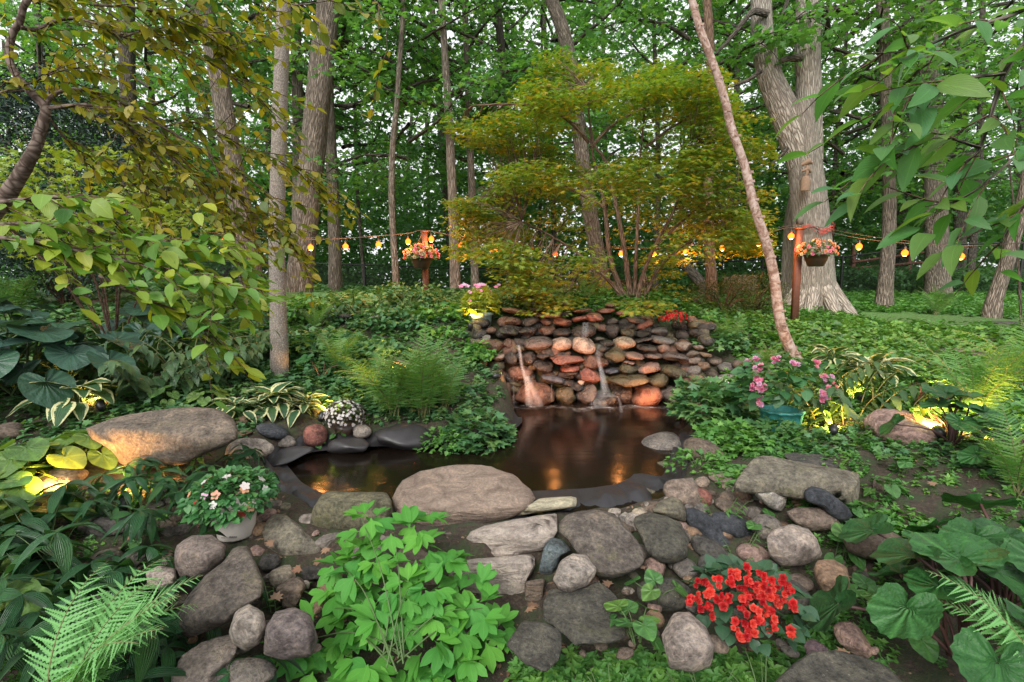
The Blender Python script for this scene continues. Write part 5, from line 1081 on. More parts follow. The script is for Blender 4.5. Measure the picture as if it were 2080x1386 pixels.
blob('small_maple', 'pale yellow green maple behind the cherry branches', 'tree', 210, 430, 420, 260, 5.5, T_MAPLE7, M_LIME, 240, .055, 12, .25, 4, .15)
# ------------------------------------------------------------------ fence, posts, lights
def fence():
    root = empty('chain_link_fence', (0, 17, float(H(0, 17))), 'black chain link fence running across behind the garden', 'fence'); b = np.array(root.location)
    T = [(300, 530, 17.5), (560, 533, 17.3), (740, 538, 17.5), (930, 545, 18), (1180, 548, 18.5), (1365, 536, 18), (1550, 528, 17), (1712, 522, 16), (1905, 498, 15.6), (2080, 492, 15), (2300, 485, 14.5)]
    P = [at(*q) for q in T]
    mb = MB(); tube(mb, np.array(P)-b, .024, 8); mb.build('top_rail', M_FENCE, root); wire = MB()
    for p in P[1:]:
        g = float(H(p[0], p[1])); mb = MB(); tube(mb, [np.array([p[0], p[1], g-.1])-b, np.array([p[0], p[1], p[2]+.04])-b], .035, 8); mb.build('post', M_FENCE, root)
    for A, Bq in zip(P[:-1], P[1:]):
        L = np.linalg.norm((Bq-A)[:2]); n = int(L/.09)
        for i in range(-14, n+1):
            for s in (0, 1):
                u0, u1 = i/n, (i+14)/n; 
                if s: u0, u1 = u1, u0
                f0, f1 = 0.0, 1.0
                lo_, hi_ = min(u0, u1), max(u0, u1)
                if hi_ <= 0 or lo_ >= 1: continue
                def pt(u, f): q = A+(Bq-A)*u; g = float(H(q[0], q[1])); return np.array([q[0], q[1], g+.03+(q[2]-g-.03)*f])-b
                if u0 < 0: f0 = -u0/(u1-u0); u0 = 0
                if u0 > 1: f0 = (1-u0)/(u1-u0); u0 = 1
                if u1 < 0: f1 = f1+(0-u1)/(u1-u0)*(f1-f0) if u1 != u0 else f1; f1 = f0+(1-f0)*(0-u0)/(u1-u0) if u1 != u0 else f1; u1 = 0
                if u1 > 1: f1 = f0+(1-f0)*(1-u0)/(u1-u0); u1 = 1
                if abs(f1-f0) < .02: continue
                p, q = pt(u0, f0), pt(u1, f1); w = np.array([.0035, 0, 0]); wire.add([p-w, p+w, q+w, q-w], [0, 1, 2, 3], [4])
    tag(wire.build('wire_mesh', M_FENCE, root), kind='stuff')
fence()
def rails():
    a = at(1712, 560, 17); root = empty('rail_fence', (a[0], 18.2, float(H(a[0], 18.2))), 'brown wooden rail fence behind the black chain link fence', 'fence'); b = np.array(root.location)
    for x0, y0, x1, y1 in ((1730, 533, 1960, 503), (1735, 545, 1960, 528), (1700, 560, 1900, 548)):
        p, q = at(x0, y0, 18.2), at(x1, y1, 18.2); mb = MB(); tube(mb, [p-b, (p+q)/2-b+np.array([0, 0, .02]), q-b], .05, 6, .1); mb.build('rail', M_WOOD, root)
    for x in (1735, 1850, 1960): p = at(x, 498, 18.25); mb = MB(); box(mb, (p[0]-b[0], p[1]-b[1], (p[2]-b[2])/2-.1), (.12, .12, p[2]-b[2]+.2)); mb.build('post', M_WOOD, root)
rails()
c = at(1512, 572, 15); mb = MB()
for i in range(5): box(mb, (-.28+.14*i, .02*(i % 2), 0), (.132, .05, .55+.02*(i % 3)))
mb2 = mb; root = empty('wooden_crate', (c[0], c[1], float(H(c[0], c[1]))), 'grey weathered wooden bin beyond the reddish slim trunk', 'bin')
for i in range(5): q = MB(); box(q, (-.28+.14*i, .02*(i % 2), .32), (.132, .05, .62+.02*(i % 3))); q.build('plank', M_WOODG, root)
for i in range(4): q = MB(); box(q, (-.33, .1+.14*i, .30), (.05, .132, .6)); q.build('plank', M_WOODG, root)
for i in range(4): q = MB(); box(q, (.33, .1+.14*i, .30), (.05, .132, .6)); q.build('plank', M_WOODG, root)

ROSE = {k: me_tpl('flower', T_ROSE, m) for k, m in dict(red=M_RED, pink=M_PINK, peach=M_PEACH, cream=M_CREAM, white=M_WHITE, lilac=M_LILAC).items()}
FLAT = {k: me_tpl('flower', T_FLAT, m) for k, m in dict(red=M_RED, pink=M_PINK, lilac=M_LILAC, white=M_WHITE, peach=M_PEACH).items()}
def dome(root, c, rx, rz, n, T, mat, ls, seed, name='foliage', dens=1, low=-.2, up=.35):
    g = np.random.RandomState(seed); u = g.normal(size=(n, 3)); u /= np.linalg.norm(u, axis=1)[:, None]; u = u[u[:, 2] > low]; n = len(u); r = g.uniform(.55, 1, n)**.5
    P = u*r[:, None]*np.array([rx, rx, rz])*(1+.10*wobble(u, 4, seed))[:, None]+np.array(c); az = np.arctan2(u[:, 1], u[:, 0])-math.pi/2
    mb = MB(); mb.tpl(T, rotm(az+g.normal(0, .6, n), g.normal(up-.5, .4, n)+u[:, 2]*.5, g.normal(0, .35, n)), P, ls*g.uniform(.65, 1.25, n), g.uniform(0, 1, n)); mb.build(name, mat, root); return P, u
def blooms(root, meshes, pts, s, g, name='flower'):
    for p in pts:
        me = meshes[g.randint(len(meshes))]; d = np.array(p[3:6]) if len(p) > 3 else np.array([0, -.5, .8])
        az = math.atan2(d[1], d[0])+math.pi/2; el = math.atan2(math.hypot(d[0], d[1]), d[2])
        R = np.array(Matrix.Rotation(az, 3, 'Z') @ Matrix.Rotation(el, 3, 'X')); inst(name, me, root, M4(R, p[:3], s*g.uniform(.75, 1.2)))
def shell(c, rx, rz, n, g, front=True, zmin=0.0):
    out = []
    while len(out) < n:
        u = g.normal(size=3); u /= np.linalg.norm(u)
        if u[2] < zmin or (front and u[1] > .35): continue
        out.append((*(np.array(c)+u*np.array([rx, rx, rz])*g.uniform(.95, 1.08)), *u))
    return out
def basket(px, py, Y, hookz, cols, label, seed):
    g = np.random.RandomState(seed); c = at(px, py, Y); root = empty('hanging_basket', c, label, 'hanging basket', 'hanging baskets on the light posts'); mb = MB()
    lathe(mb, [(0, -.17), (.10, -.17), (.115, -.165), (.16, -.06), (.178, .0), (.19, .0), (.19, .02), (.165, .02), (.15, -.01), (0, -.01)], 28); mb.build('pot', M_POTB, root)
    dome(root, (0, 0, .05), .27, .18, 420, T_SMALLW, M_MIDG, .055, seed, low=-.3)
    pts = shell((0, 0, .06), .28, .19, 85, g, False, -.25); k = len(pts); cut = [p for p in pts if abs(p[0]) < .12 and p[2] > .1]
    blooms(root, [ROSE[q] for q in cols], pts, .062, g)
    top = np.array([0, 0, hookz])
    for i in range(4): mb = MB(); a = i*1.57+.6; tube(mb, [(.17*math.cos(a), .17*math.sin(a), .0), top], .004, 4); mb.build('wire', M_BLACK, root)
    mb = MB(); tube(mb, smooth_path([top+np.array([0, 0, -.02]), top+np.array([.02, 0, .03]), top+np.array([0, 0, .06])], 6), .005, 5); mb.build('hook', M_BLACK, root)
basket(856, 526, 8.9, .42, ['peach', 'red', 'pink', 'cream'], 'dark pot of red and pale pink begonias hung on the left post', 51)
basket(1658, 520, 8.3, .40, ['peach', 'peach', 'cream', 'pink'], 'bronze pot of orange and peach begonias hung on the right post', 52)
def lpost(px, ptop, Y, label, arm):
    t = at(px, ptop, Y); g = float(H(t[0], t[1])); root = empty('light_post', (t[0], t[1], g), label, 'post', 'red brown posts holding the string lights'); mb = MB(); h = t[2]-g
    box(mb, (0, 0, h/2-.1), (.09, .09, h+.2)); mb.build('pole', M_WOOD, root); mb = MB(); box(mb, (0, 0, h+.012), (.12, .12, .03)); mb.build('cap', M_WOOD, root)
    mb = MB(); tube(mb, smooth_path([(0, 0, h-.03), (arm*.6, -.05, h+.03), (arm, -.08, h-.02)], 8), .012, 6); mb.build('hook_arm', M_BLACK, root)
lpost(863, 472, 9.05, 'red brown post behind the left hanging basket', -.06)
lpost(1624, 466, 8.5, 'red brown post left of the right hanging basket', .28)
BULBS = [(453,492,8.6),(631,503,8.7),(702,501,8.8),(769,497,8.9),(829,491,8.9),(876,486,9.0),(937,499,9.0),(1004,509,9.1),(1128,516,9.2),(1262,516,9.4),(1327,516,9.3),(1393,512,9.2),(1467,504,9.0),(1541,494,8.7),(1607,480,8.4),(1745,501,8.2),(1838,514,8.0),(1952,521,7.8)]
CB = [(300,470,8.5),(453,474,8.6),(631,486,8.7),(702,484,8.8),(769,479,8.9),(829,474,8.9),(863,468,9.0),(937,484,9.0),(1004,496,9.1),(1128,503,9.2),(1262,504,9.4),(1327,504,9.3),(1393,498,9.2),(1467,488,9.0),(1541,477,8.7),(1622,462,8.45),(1745,484,8.2),(1838,494,8.0),(1952,500,7.8),(2100,492,7.6),(2250,480,7.5)]
cr = empty('light_cable', at(863, 468, 9.0), 'thin twisted brown cable carrying the string of bulbs between posts', 'cable'); cb = np.array(cr.location)
Q = smooth_path([at(*q) for q in CB], 160); mb = MB(); tube(mb, Q-cb, .0055, 5); mb.build('wire', M_CABLE, cr)
Q2 = smooth_path([at(x, y-3+4*math.sin(x*.01), Y) for x, y, Y in CB], 160); mb = MB(); tube(mb, Q2-cb, .0035, 4); mb.build('support_wire', M_CABLE, cr)
mb = MB(); lathe(mb, [(0, -.052), (.025, -.047), (.042, -.03), (.050, -.004), (.044, .022), (.026, .042), (.014, .052)], 16); me_b = mb.mesh('glass', M_BULB)
mb = MB(); lathe(mb, [(0, -.052), (.012, -.0515), (.026, -.044), (.024, -.030), (0, -.02)], 12); me_c = mb.mesh('filament', M_CORE)
mb = MB(); lathe(mb, [(0, .10), (.014, .10), (.017, .085), (.017, .055), (.014, .05)], 10); me_s = mb.mesh('socket', M_BLACK)
BL = ['behind the golden leaves at the far left', 'on the leaning brown trunk', 'right of the narrow grey trunk', 'left of the thin bent trunk', 'just left of the left basket', 'just right of the left post', 'beside the straight slim grey trunk', 'at the left edge of the golden maple', 'in front of the maple, its brightest', 'half hidden inside the maple', 'deep behind the maple leaves', 'left of the reddish slim trunk', 'right of the reddish slim trunk', 'half behind the birch trunk', 'just left of the right post', 'right of the forked oak', 'before the rail fence', 'last on the right']
for i, (x, y, Y) in enumerate(BULBS):
    p = at(x, y, Y); r = empty('light_bulb', p, 'glowing amber string light bulb ' + BL[i], 'light bulb', 'amber bulbs on the string of lights'); inst('glass', me_b, r, Matrix.Scale(.95, 4)); inst('filament', me_c, r); inst('socket', me_s, r)
    mb = MB(); cc = Q[np.argmin(np.abs(Q[:, 0]-p[0]))]; tube(mb, [(0, 0, .10), cc-p], .004, 4); mb.build('cord', M_BLACK, r)
    ld = bpy.data.lights.new('bulb_light', 'POINT'); ld.energy = BULB_W; ld.color = (1, .36, .09); ld.shadow_soft_size = .06; lo = bpy.data.objects.new('bulb_light', ld); COL.objects.link(lo); lo.parent = r; lo.location = (0, -.09, -.03)
# garden spot lamps: housing, lens and a real light
SPOTS = [((1692,888), (1660,800), 1.2, 'glowing beside the teal pot of pink begonias'), ((655,858), (690,800), .8, 'hidden behind the white flowers at the pond edge'), ((800,778), (850,690), 1.0, 'inside the big fern by the pond'), ((955,672), (985,600), .45, 'at the foot of the pale teal pot'),
         ((70,1052), (130,1010), .9, 'among the pale maple leaves at far left'), ((205,838), (170,790), .9, 'under the variegated hosta behind the domed boulder'), ((1905,895), (1845,850), 1.4, 'aimed at the pinkish boulder'), ((1985,905), (2010,800), 1.5, 'under the right hand ligularia'),
         ((1900,800), (1960,760), .8, 'below the right hand fern'), ((255,1040), (300,960), 1.0, 'behind the ribbed leaves at the left'), ((1080,700), (1120,760), .0, 'x'), ((1745,820), (1640,700), 1.0, 'in the hosta bed below the birch')]
mb = MB(); lathe(mb, [(0, -.06), (.028, -.06), (.034, 0), (.036, .03), (.031, .03), (.03, .018), (0, .018)], 14); me_h = mb.mesh('housing', M_BLACK)
mb = MB(); lathe(mb, [(0, .024), (.027, .024), (.027, .02)], 14); me_l = mb.mesh('lens', M_LENS)
for (a, t_, k, lb) in SPOTS:
    if k == 0: continue
    p = gnd(*a); p[2] += .07; tg = gnd(*t_); tg[2] += .25
    if a[1] < 700: tg = p+np.array([.1, 0, .5])
    d = tg-p; d /= np.linalg.norm(d); r = empty('garden_spotlight', p-np.array([0, 0, .07]), 'small black garden spotlight ' + lb, 'garden lamp', 'small garden spotlights'); q = Vector(d).to_track_quat('Z', 'Y')
    Mx = Matrix.Translation((0, 0, .07)) @ q.to_matrix().to_4x4(); inst('housing', me_h, r, Mx); inst('lens', me_l, r, Mx); mb = MB(); tube(mb, [(0, 0, -.06), (0, 0, .06)], .006, 5); mb.build('stake', M_BLACK, r)
    ld = bpy.data.lights.new('lamp_light', 'SPOT'); ld.energy = SPOT_W*k; ld.color = (1, .50, .15); ld.spot_size = rad(130); ld.spot_blend = .8; ld.shadow_soft_size = .03; lo = bpy.data.objects.new('lamp_light', ld); COL.objects.link(lo); lo.parent = r
    lo.matrix_local = Mx @ Matrix.Translation((0, 0, .05)) @ Matrix.Rotation(math.pi, 4, 'X')
# warm floodlights washing the waterfall stones
for (a, Y, k, lb) in (((1010, 822), 6.0, 1.0, 'by the left bank washing the waterfall'), ((1378, 815), 6.0, .9, 'by the right bank washing the waterfall')):
    p = at(*a, Y); p[2] = max(float(H(p[0], p[1])), 0)+.06; tg = at(1190, 730, 6.9); d = tg-p; d /= np.linalg.norm(d); r = empty('garden_spotlight', p-np.array([0, 0, .06]), 'small black garden spotlight ' + lb, 'garden lamp', 'small garden spotlights')
    q = Vector(d).to_track_quat('Z', 'Y'); Mx = Matrix.Translation((0, 0, .06)) @ q.to_matrix().to_4x4(); inst('housing', me_h, r, Mx); inst('lens', me_l, r, Mx)
    ld = bpy.data.lights.new('lamp_light', 'SPOT'); ld.energy = 45*k; ld.color = (1, .40, .18); ld.spot_size = rad(120); ld.spot_blend = .9; ld.shadow_soft_size = .05; lo = bpy.data.objects.new('lamp_light', ld); COL.objects.link(lo); lo.parent = r
    lo.matrix_local = Mx @ Matrix.Translation((0, 0, .05)) @ Matrix.Rotation(math.pi, 4, 'X')

# ------------------------------------------------------------------ plants with leaves of their own
def leaf_on_stalk(T, mat, smat, d, h, sr=.004, tilt=-.5, sc=1.0, name='leaf'):
    mb = MB(); P = smooth_path([(0, 0, 0), (0, d*.35, h*.7), (0, d, h)], 7); tube(mb, P, np.linspace(sr*1.4, sr, 7), 5, mi=1, cap=False)
    mb.tpl(T, r1(0, tilt)[None], np.array([[0, d, h]]), sc, 0.0); return mb.mesh(name, [mat, smat])
def species(T, mat, smat, sc, ds, sr=.004): return [leaf_on_stalk(T, mat, smat, d, h, sr, t, sc) for d, h, t in ds]
PB = polar_leaf(1, 28, 5, .10, .04, 4, .18, .8, 0, 1, .22); PV = polar_leaf(1, 24, 4, .08, .05, 3, .30, .9, .012, 2, .15); PL = polar_leaf(1, 40, 4, .14, .07, 5, .06, .95, .03, 3, .10)
HV = strip_leaf(1, .56, 7, 4, 'ovate', .10, .45, .018, 3)
SP = dict(
 blue=species(PB, M_BLUEH, M_STEM, .13, [(.05, .30, .25), (.16, .28, -.2), (.26, .22, -.5), (.34, .14, -.7)]),
 var=species(HV, M_VARH, M_STEM, .20, [(.02, .13, .7), (.06, .14, .3), (.09, .11, .0), (.12, .07, -.2)], .0035),
 heart=species(PV, M_HEART, M_STEM, .052, [(.02, .10, .3), (.05, .11, -.1), (.08, .08, -.5), (.11, .04, -.6)], .002),
 hearty=species(PV, M_HEARTY, M_STEM, .085, [(.03, .12, .1), (.10, .13, -.3), (.17, .10, -.5), (.23, .06, -.6)], .003),
 lig=species(PL, M_LIG, M_STEMP, .145, [(.05, .36, .1), (.16, .36, -.3), (.26, .28, -.5), (.34, .18, -.7)], .006),
 midg=species(strip_leaf(1, .5, 5, 2, 'ovate', .12, .3), M_MIDG, M_STEM, .10, [(.02, .12, .5), (.06, .12, 0), (.10, .09, -.3)], .002))
def rosette(px, py, n, sp_, scale, label, cat='plant', name='plant', group=None, seed=0, sy=1.0):
    g = np.random.RandomState(seed+int(px*3+py)); c = gnd(px, py); root = empty(name, c, label, cat, group); ms = SP[sp_]; k = len(ms)
    for i in range(n):
        f = i/n; q = min(k-1, int(f*k)); a = i*2.39996+g.uniform(-.3, .3); s = scale*g.uniform(.75, 1.12); R = rotm(np.array([a]), np.array([g.normal(0, .10)]), np.array([g.normal(0, .12)]))[0]
        inst('leaf', ms[q], root, M4(R, g.normal(0, .015, 3)*np.array([1, 1, 0])*scale, s))
    return root
for x, y, n, s, lb in ((40, 800, 18, 1.5, 'blue ribbed hosta at the left edge'), (130, 790, 18, 1.35, 'large blue green hosta with a broad ribbed leaf in front'), (300, 700, 14, 1.15, 'green ribbed hosta behind the yellow green leaves'), (20, 700, 12, 1.2, 'blue hosta beside the left hand ferns'), (420, 715, 10, .9, 'smaller dark hosta left of the slender grey trunk')):
    rosette(x, y, n, 'blue', s*1.25, lb, 'hosta', 'hosta', 'blue green hostas on the left bank')
for x, y, n, s, lb in ((160, 830, 26, 1.05, 'lamp lit variegated hosta behind the domed boulder'), (560, 835, 38, .92, 'cream edged hosta beside the white flowers'), (480, 845, 16, .75, 'small cream edged hosta above the little brown stones'), (620, 840, 20, .75, 'cream edged hosta tucked behind the white flowers'), (1690, 745, 18, .95, 'cream edged hosta right of the birch foot'), (1775, 775, 22, 1.1, 'wide cream edged hosta below the birch'), (1350, 705, 6, .4, 'tiny cream edged hosta at the wall top')):
    rosette(x, y, n, 'var', s*1.3, lb, 'hosta', 'variegated_hosta', 'cream edged hostas')
for x, y, n, s, lb in ((60, 960, 16, 1.25, 'pale heart leaved plant at the left edge'), (170, 925, 14, 1.1, 'pale heart leaved plant before the domed boulder'), (20, 1020, 12, 1.2, 'heart leaved plant low at the left edge'), (30, 1090, 10, 1.1, 'heart leaved plant below the lamp lit leaves'), (30, 1170, 12, 1.0, 'heart leaved plant left of the dark ribbed leaves'), (330, 815, 12, .75, 'yellowing heart leaves on top of the domed boulder'), (420, 815, 12, .7, 'green heart leaves on top of the domed boulder'), (20, 1250, 12, 1.0, 'heart leaved plant at the lower left edge')):
    rosette(x, y, n+2, 'hearty', s*1.15, lb, 'plant', 'heart_leaved_plant', 'heart leaved plants on the left')
for x, y, n, s, lb in ((1290, 1300, 9, 1.15, 'violet with big heart leaves left of the red begonias'), (1340, 1225, 4, 1.0, 'violet leaf behind the first violet clump'), (1535, 1100, 3, 1.05, 'violet leaves above the speckled pink stone'), (1560, 1075, 2, .8, 'violet leaf between heap stones'), (1710, 1135, 7, 1.25, 'violet clump right of the large pale granite boulder'), (1770, 1240, 9, 1.1, 'violet clump right of the tan egg shaped stone'), (1830, 1290, 10, 1.2, 'violet clump under the big ligularia leaves'), (1500, 1195, 5, .8, 'violet leaves just above the red begonias'), (1800, 1010, 8, 1.0, 'violet clump on bare soil right of the lichen crusted boulder'),
                        (640, 905, 14, .8, 'ivy like creeper hanging over the liner at the left bank'), (690, 890, 10, .7, 'creeper leaves under the white flowers'), (1830, 960, 9, 1.0, 'violet clump near the lit boulder'), (1730, 1050, 7, .8, 'violet leaves right of the blue black stone'), (290, 1110, 7, .9, 'violet leaves below the ribbed plants')):
    rosette(x, y, n, 'heart', s, lb, 'violet', 'violet', 'heart leaved violets among the stones')
for x, y, n, s, lb in ((1950, 1340, 12, 1.15, 'huge leaved ligularia at the lower right corner'), (2040, 1230, 14, 1.15, 'tall purple stemmed ligularia at the right edge'), (1900, 1230, 6, 1.05, 'ligularia with one broad leaf reaching over the ridged brown boulder'), (1935, 905, 14, .95, 'ligularia lit from below by the garden lamp'), (1860, 830, 8, .7, 'smaller ligularia behind the pinkish boulder'), (2060, 970, 8, .9, 'dark ligularia above the right hand soil'), (655, 775, 3, .75, 'single round leaved plant left of the big fern'), (1660, 800, 5, .6, 'broad leaved plant between begonias and birch')):
    rosette(x, y, n, 'lig', s, lb, 'ligularia', 'ligularia', 'broad leaved ligularias')
# arching shoots with leaves along them
def shoot_var(T, mat, seed, L, n, ls, lean, smat, alt=True, pit=-.1, whor=False):
    g = np.random.RandomState(seed); P = [np.zeros(3)]; a = .1
    for i in range(10): a += lean/10; P.append(P[-1]+np.array([g.normal(0, .03), math.sin(a), math.cos(a)])*L/10)
    P = smooth_path(P, 16); mb = MB(); tube(mb, P, np.linspace(.0035, .0015, 16), 5); me = mb.mesh('stem', smat); lf = me_tpl('leaf', T, mat); out = []
    for i in range(n):
        u = .10+.90*(i+1)/n if not whor else (.55+.45*(i//4)/(max(1, n//4-1)))
        p = P[min(15, int(u*15))]; s = (1 if i % 2 else -1); y = s*g.uniform(.7, 1.2) if not whor else i*1.57+g.uniform(-.3, .3)
        if i == n-1: y = 0
        out.append((lf, M4(r1(-y, pit+g.normal(0, .2)-.35*u, g.normal(0, .25)), p, ls*g.uniform(.8, 1.1)*(1.1-.35*u if not whor else 1))))
    return me, out
SH = dict(seal=[shoot_var(strip_leaf(1, .42, 5, 2, 'ovate', .12, .35), M_SEAL, q, .50, 13, .13, 1.2, M_STEMY) for q in range(3)],
          lance=[shoot_var(strip_leaf(1, .30, 7, 4, 'lance', .22, .45), M_LANCE, q, .36, 9, .19, 1.0, M_STEM, pit=.15, whor=True) for q in range(3)],
          lobed=[shoot_var(T_TRIF, M_PEONY, q, .42, 8, .085, .75, M_STEM, pit=.0, whor=True) for q in range(3)],
          small=[shoot_var(strip_leaf(1, .36, 4, 2, 'ovate', .12, .25), M_GC, q, .14, 8, .042, .6, M_STEM, pit=.2) for q in range(2)])
def shoots(px, py, n, kind, R, scale, label, cat='plant', name='plant', group=None, seed=0, yaw=None, lean=.25):
    g = np.random.RandomState(seed+int(px+py*3)); c = gnd(px, py); root = empty(name, c, label, cat, group)
    for i in range(n):
        me, lv = SH[kind][g.randint(len(SH[kind]))]; a = g.uniform(0, 6.283) if yaw is None else yaw+g.normal(0, .7); r = R*math.sqrt(g.uniform(0, 1)); o = np.array([r*math.cos(a+1.57), r*math.sin(a+1.57), 0]) if yaw is None else np.array([g.uniform(-R, R), g.uniform(-R, R)*.6, 0])
        o[2] = float(H(c[0]+o[0], c[1]+o[1]))-c[2]; st = inst('stem', me, root, M4(r1(a, -lean*g.uniform(0, 1)), o, scale*g.uniform(.75, 1.15)))
        for lf, Mx in lv: inst('leaf', lf, st, Mx)
for x, y, n, s, lb in ((300, 790, 9, 1.0, 'arching leafy stems behind the domed boulder'), (380, 765, 9, 1.0, 'arching leafy stems with a yellow tip left of the hosta'), (450, 750, 9, .95, 'arching leafy stems left of the slender trunk'), (500, 720, 7, .8, 'low arching stems at the slender trunk foot'), (250, 770, 7, 1.0, 'arching leafy stems behind the lamp lit hosta'), (360, 700, 8, .8, 'leafy stems behind the yellow green bough'), (660, 655, 8, .7, 'leafy stems at the top of the bank'), (1720, 850, 9, .85, 'arching yellowish stems right of the pink begonias'), (1650, 800, 7, .8, 'arching stems behind the pink begonias'), (1780, 860, 6, .8, 'arching stems left of the pinkish boulder')):
    shoots(x, y, n+3, 'seal', .28, s*1.35, lb, 'plant', 'arching_plant', 'arching leafy stemmed plants')
for x, y, n, s, yw, lb in ((170, 1200, 7, 1.0, None, 'dark ribbed leaves left of the mauve grey boulder'), (300, 1060, 7, .9, None, 'ribbed leaves lit by the lamp behind the white pot'), (90, 1150, 7, 1.05, None, 'dark ribbed leaves at the left among the hearts'), (300, 1250, 8, 1.05, None, 'dark ribbed leaves spilling over the big dark boulder'), (200, 1330, 8, 1.1, None, 'large ribbed leaves at the bottom left'), (380, 1000, 6, .8, None, 'ribbed leaves before the domed boulder'), (440, 1040, 4, .7, None, 'ribbed leaves rising left of the white pot'), (420, 960, 3, .7, None, 'yellow tipped ribbed sprout before the domed boulder'), (40, 1260, 6, 1.1, None, 'dark ribbed leaves behind the near fern'), (330, 1360, 5, .9, None, 'ribbed leaves cut by the bottom edge')):
    shoots(x, y, n+2, 'lance', .16, s*1.08, lb, 'plant', 'ribbed_leaved_plant', 'ribbed dark leaved plants at the left front', yaw=yw)
# bright lobed plant in the middle
def lobedplant():
    g = np.random.RandomState(61); c = gnd(800, 1340); root = empty('lobed_leaved_plant', c, 'bright green plant of three lobed leaves at the bottom centre', 'plant'); lfs = []; N_ = 0
    for q in range(5):
        v = T_LOBED[0].copy(); a_, b_, c_ = g.uniform(-.35, .15), g.uniform(-.2, .2), g.uniform(.15, .6); v[:, 2] += a_*v[:, 1]**2+c_*np.abs(v[:, 0])**1.3*.6+.03*np.sin(v[:, 1]*14+q)*np.abs(v[:, 0]); v[:, 0] += b_*v[:, 1]**2; lfs.append(me_tpl('leaf', (v,)+T_LOBED[1:], M_PEONY, 1))
    T = [at(x, y, Y) for x, y, Y in [(735,1050,2.55),(860,1060,2.6),(830,1190,2.3),(760,1120,2.5),(700,1190,2.45),(900,1130,2.5),(650,1230,2.4),(960,1190,2.45),(980,1230,2.35),(900,1220,2.35),(790,1250,2.2),(700,1280,2.3),(860,1290,2.2),(960,1300,2.25),(640,1290,2.35),(760,1330,2.1),(680,1350,2.2),(900,1350,2.15),(1000,1270,2.4),(840,1110,2.5),(780,1190,2.4),(740,1250,2.3),(620,1270,2.5),(820,1380,2.1),(930,1270,2.3),(720,1140,2.45),(800,1070,2.6),(880,1180,2.35),(600,1300,2.3),(730,1380,2.1),(680,1130,2.55),(850,1240,2.25)]]
    for k, t in enumerate(T):
        if k % 2 == 0:
            b0 = g.normal(0, .04, 3)*np.array([1, 1, 0]); P = smooth_path([b0, (b0+t-c)*.45+np.array([0, .03, .06]), t-c-np.array([0, 0, .015])], 10); mb = MB(); tube(mb, P, np.linspace(.004, .002, 10), 5); mb.build('stem', M_STEM, root)
        tp = np.array([0, -.55, .8])+g.normal(0, .25, 3)
        for j in range(8):
            if N_ >= 290: break
            grp = j//3; ga = grp*2.1+g.uniform(-.3, .3)+k; off = np.array([math.cos(ga), math.sin(ga)*.8, -.2])*.07 if j < 6 else np.array([0, -.06, -.03])
            a = ga-1.57+(j % 3-1)*1.15
            inst('leaf', lfs[g.randint(5)], root, M4(r1(a, -.15+g.normal(0, .25)+.45*math.cos(a), g.normal(0, .25)), t-c+off+g.normal(0, .012, 3), .125*g.uniform(.75, 1.15))); N_ += 1
lobedplant()
# ferns
FR = [frond_mesh('frond', M_FERN, .85, q, 27, .15, ar, .25) for q, ar in ((0, .7), (1, 1.0), (2, 1.35))]
FRP = [frond_mesh('frond', M_FERNP, .60, q, 26, .19, ar, .5, 9) for q, ar in ((3, .9), (4, 1.2))]
def fern(px, py, n, scale, label, seed=0, me=None, group='green ferns in the garden', base=None, yaw=None, sp_=.5):
    g = np.random.RandomState(seed+int(px)); c = gnd(px, py) if base is None else np.array(base); root = empty('fern', c, label, 'fern', group); me = me or FR
    for i in range(n):
        a = i*2.39996+g.uniform(-.3, .3) if yaw is None else yaw+g.uniform(-sp_, sp_); inst('frond', me[g.randint(len(me))], root, M4(r1(a, g.normal(0, .12), g.normal(0, .1)), g.normal(0, .02, 3)*np.array([1, 1, 0]), scale*g.uniform(.8, 1.12)))
for x, y, n, s, lb in ((860, 850, 15, 1.2, 'big ostrich fern overhanging the pond'), (800, 850, 10, 1.1, 'lamp lit fern left of the big ostrich fern'), (905, 835, 9, .9, 'right part of the fern clump by the waterfall'), (690, 760, 9, .75, 'fern left of the clump near the round leaf'), (760, 800, 7, .8, 'dim fern behind the white flowers'),
                        (30, 640, 12, .9, 'fern at the left edge above the hostas'), (90, 600, 9, .8, 'fern far left behind the bough'), (1980, 850, 11, .9, 'lamp lit fern at the right'), (2060, 800, 10, 1.0, 'tall fern at the right edge'), (1900, 640, 9, .8, 'pale fern in the right hand lawn'), (2070, 1010, 8, .8, 'fern at the right edge above the ligularia'), (1580, 640, 7, .6, 'low fern behind the birch'),
                        (1560, 750, 7, .5, 'small fern left of the birch foot'), (1080, 612, 8, .6, 'fern left behind the waterfall top'), (1190, 608, 7, .6, 'fern right behind the waterfall top'), (1480, 700, 8, .6, 'fern beside the yew right of the wall'), (640, 670, 8, .55, 'fern right of the slender trunk'), (560, 640, 8, .6, 'fern behind the slender trunk'), (1010, 625, 6, .5, 'fern behind the pale teal pot')):
    fern(x, y, n, s, lb)
fern(60, 1400, 12, 1.0, 'pale blurry fern at the bottom left corner', 3, FRP, None, (-1.62, 1.66, .02), -.4, 1.5)
fern(2040, 1420, 5, .85, 'pale fern frond at the bottom right corner', 4, FRP, None, (2.05, 1.75, .05), 1.0, .5)
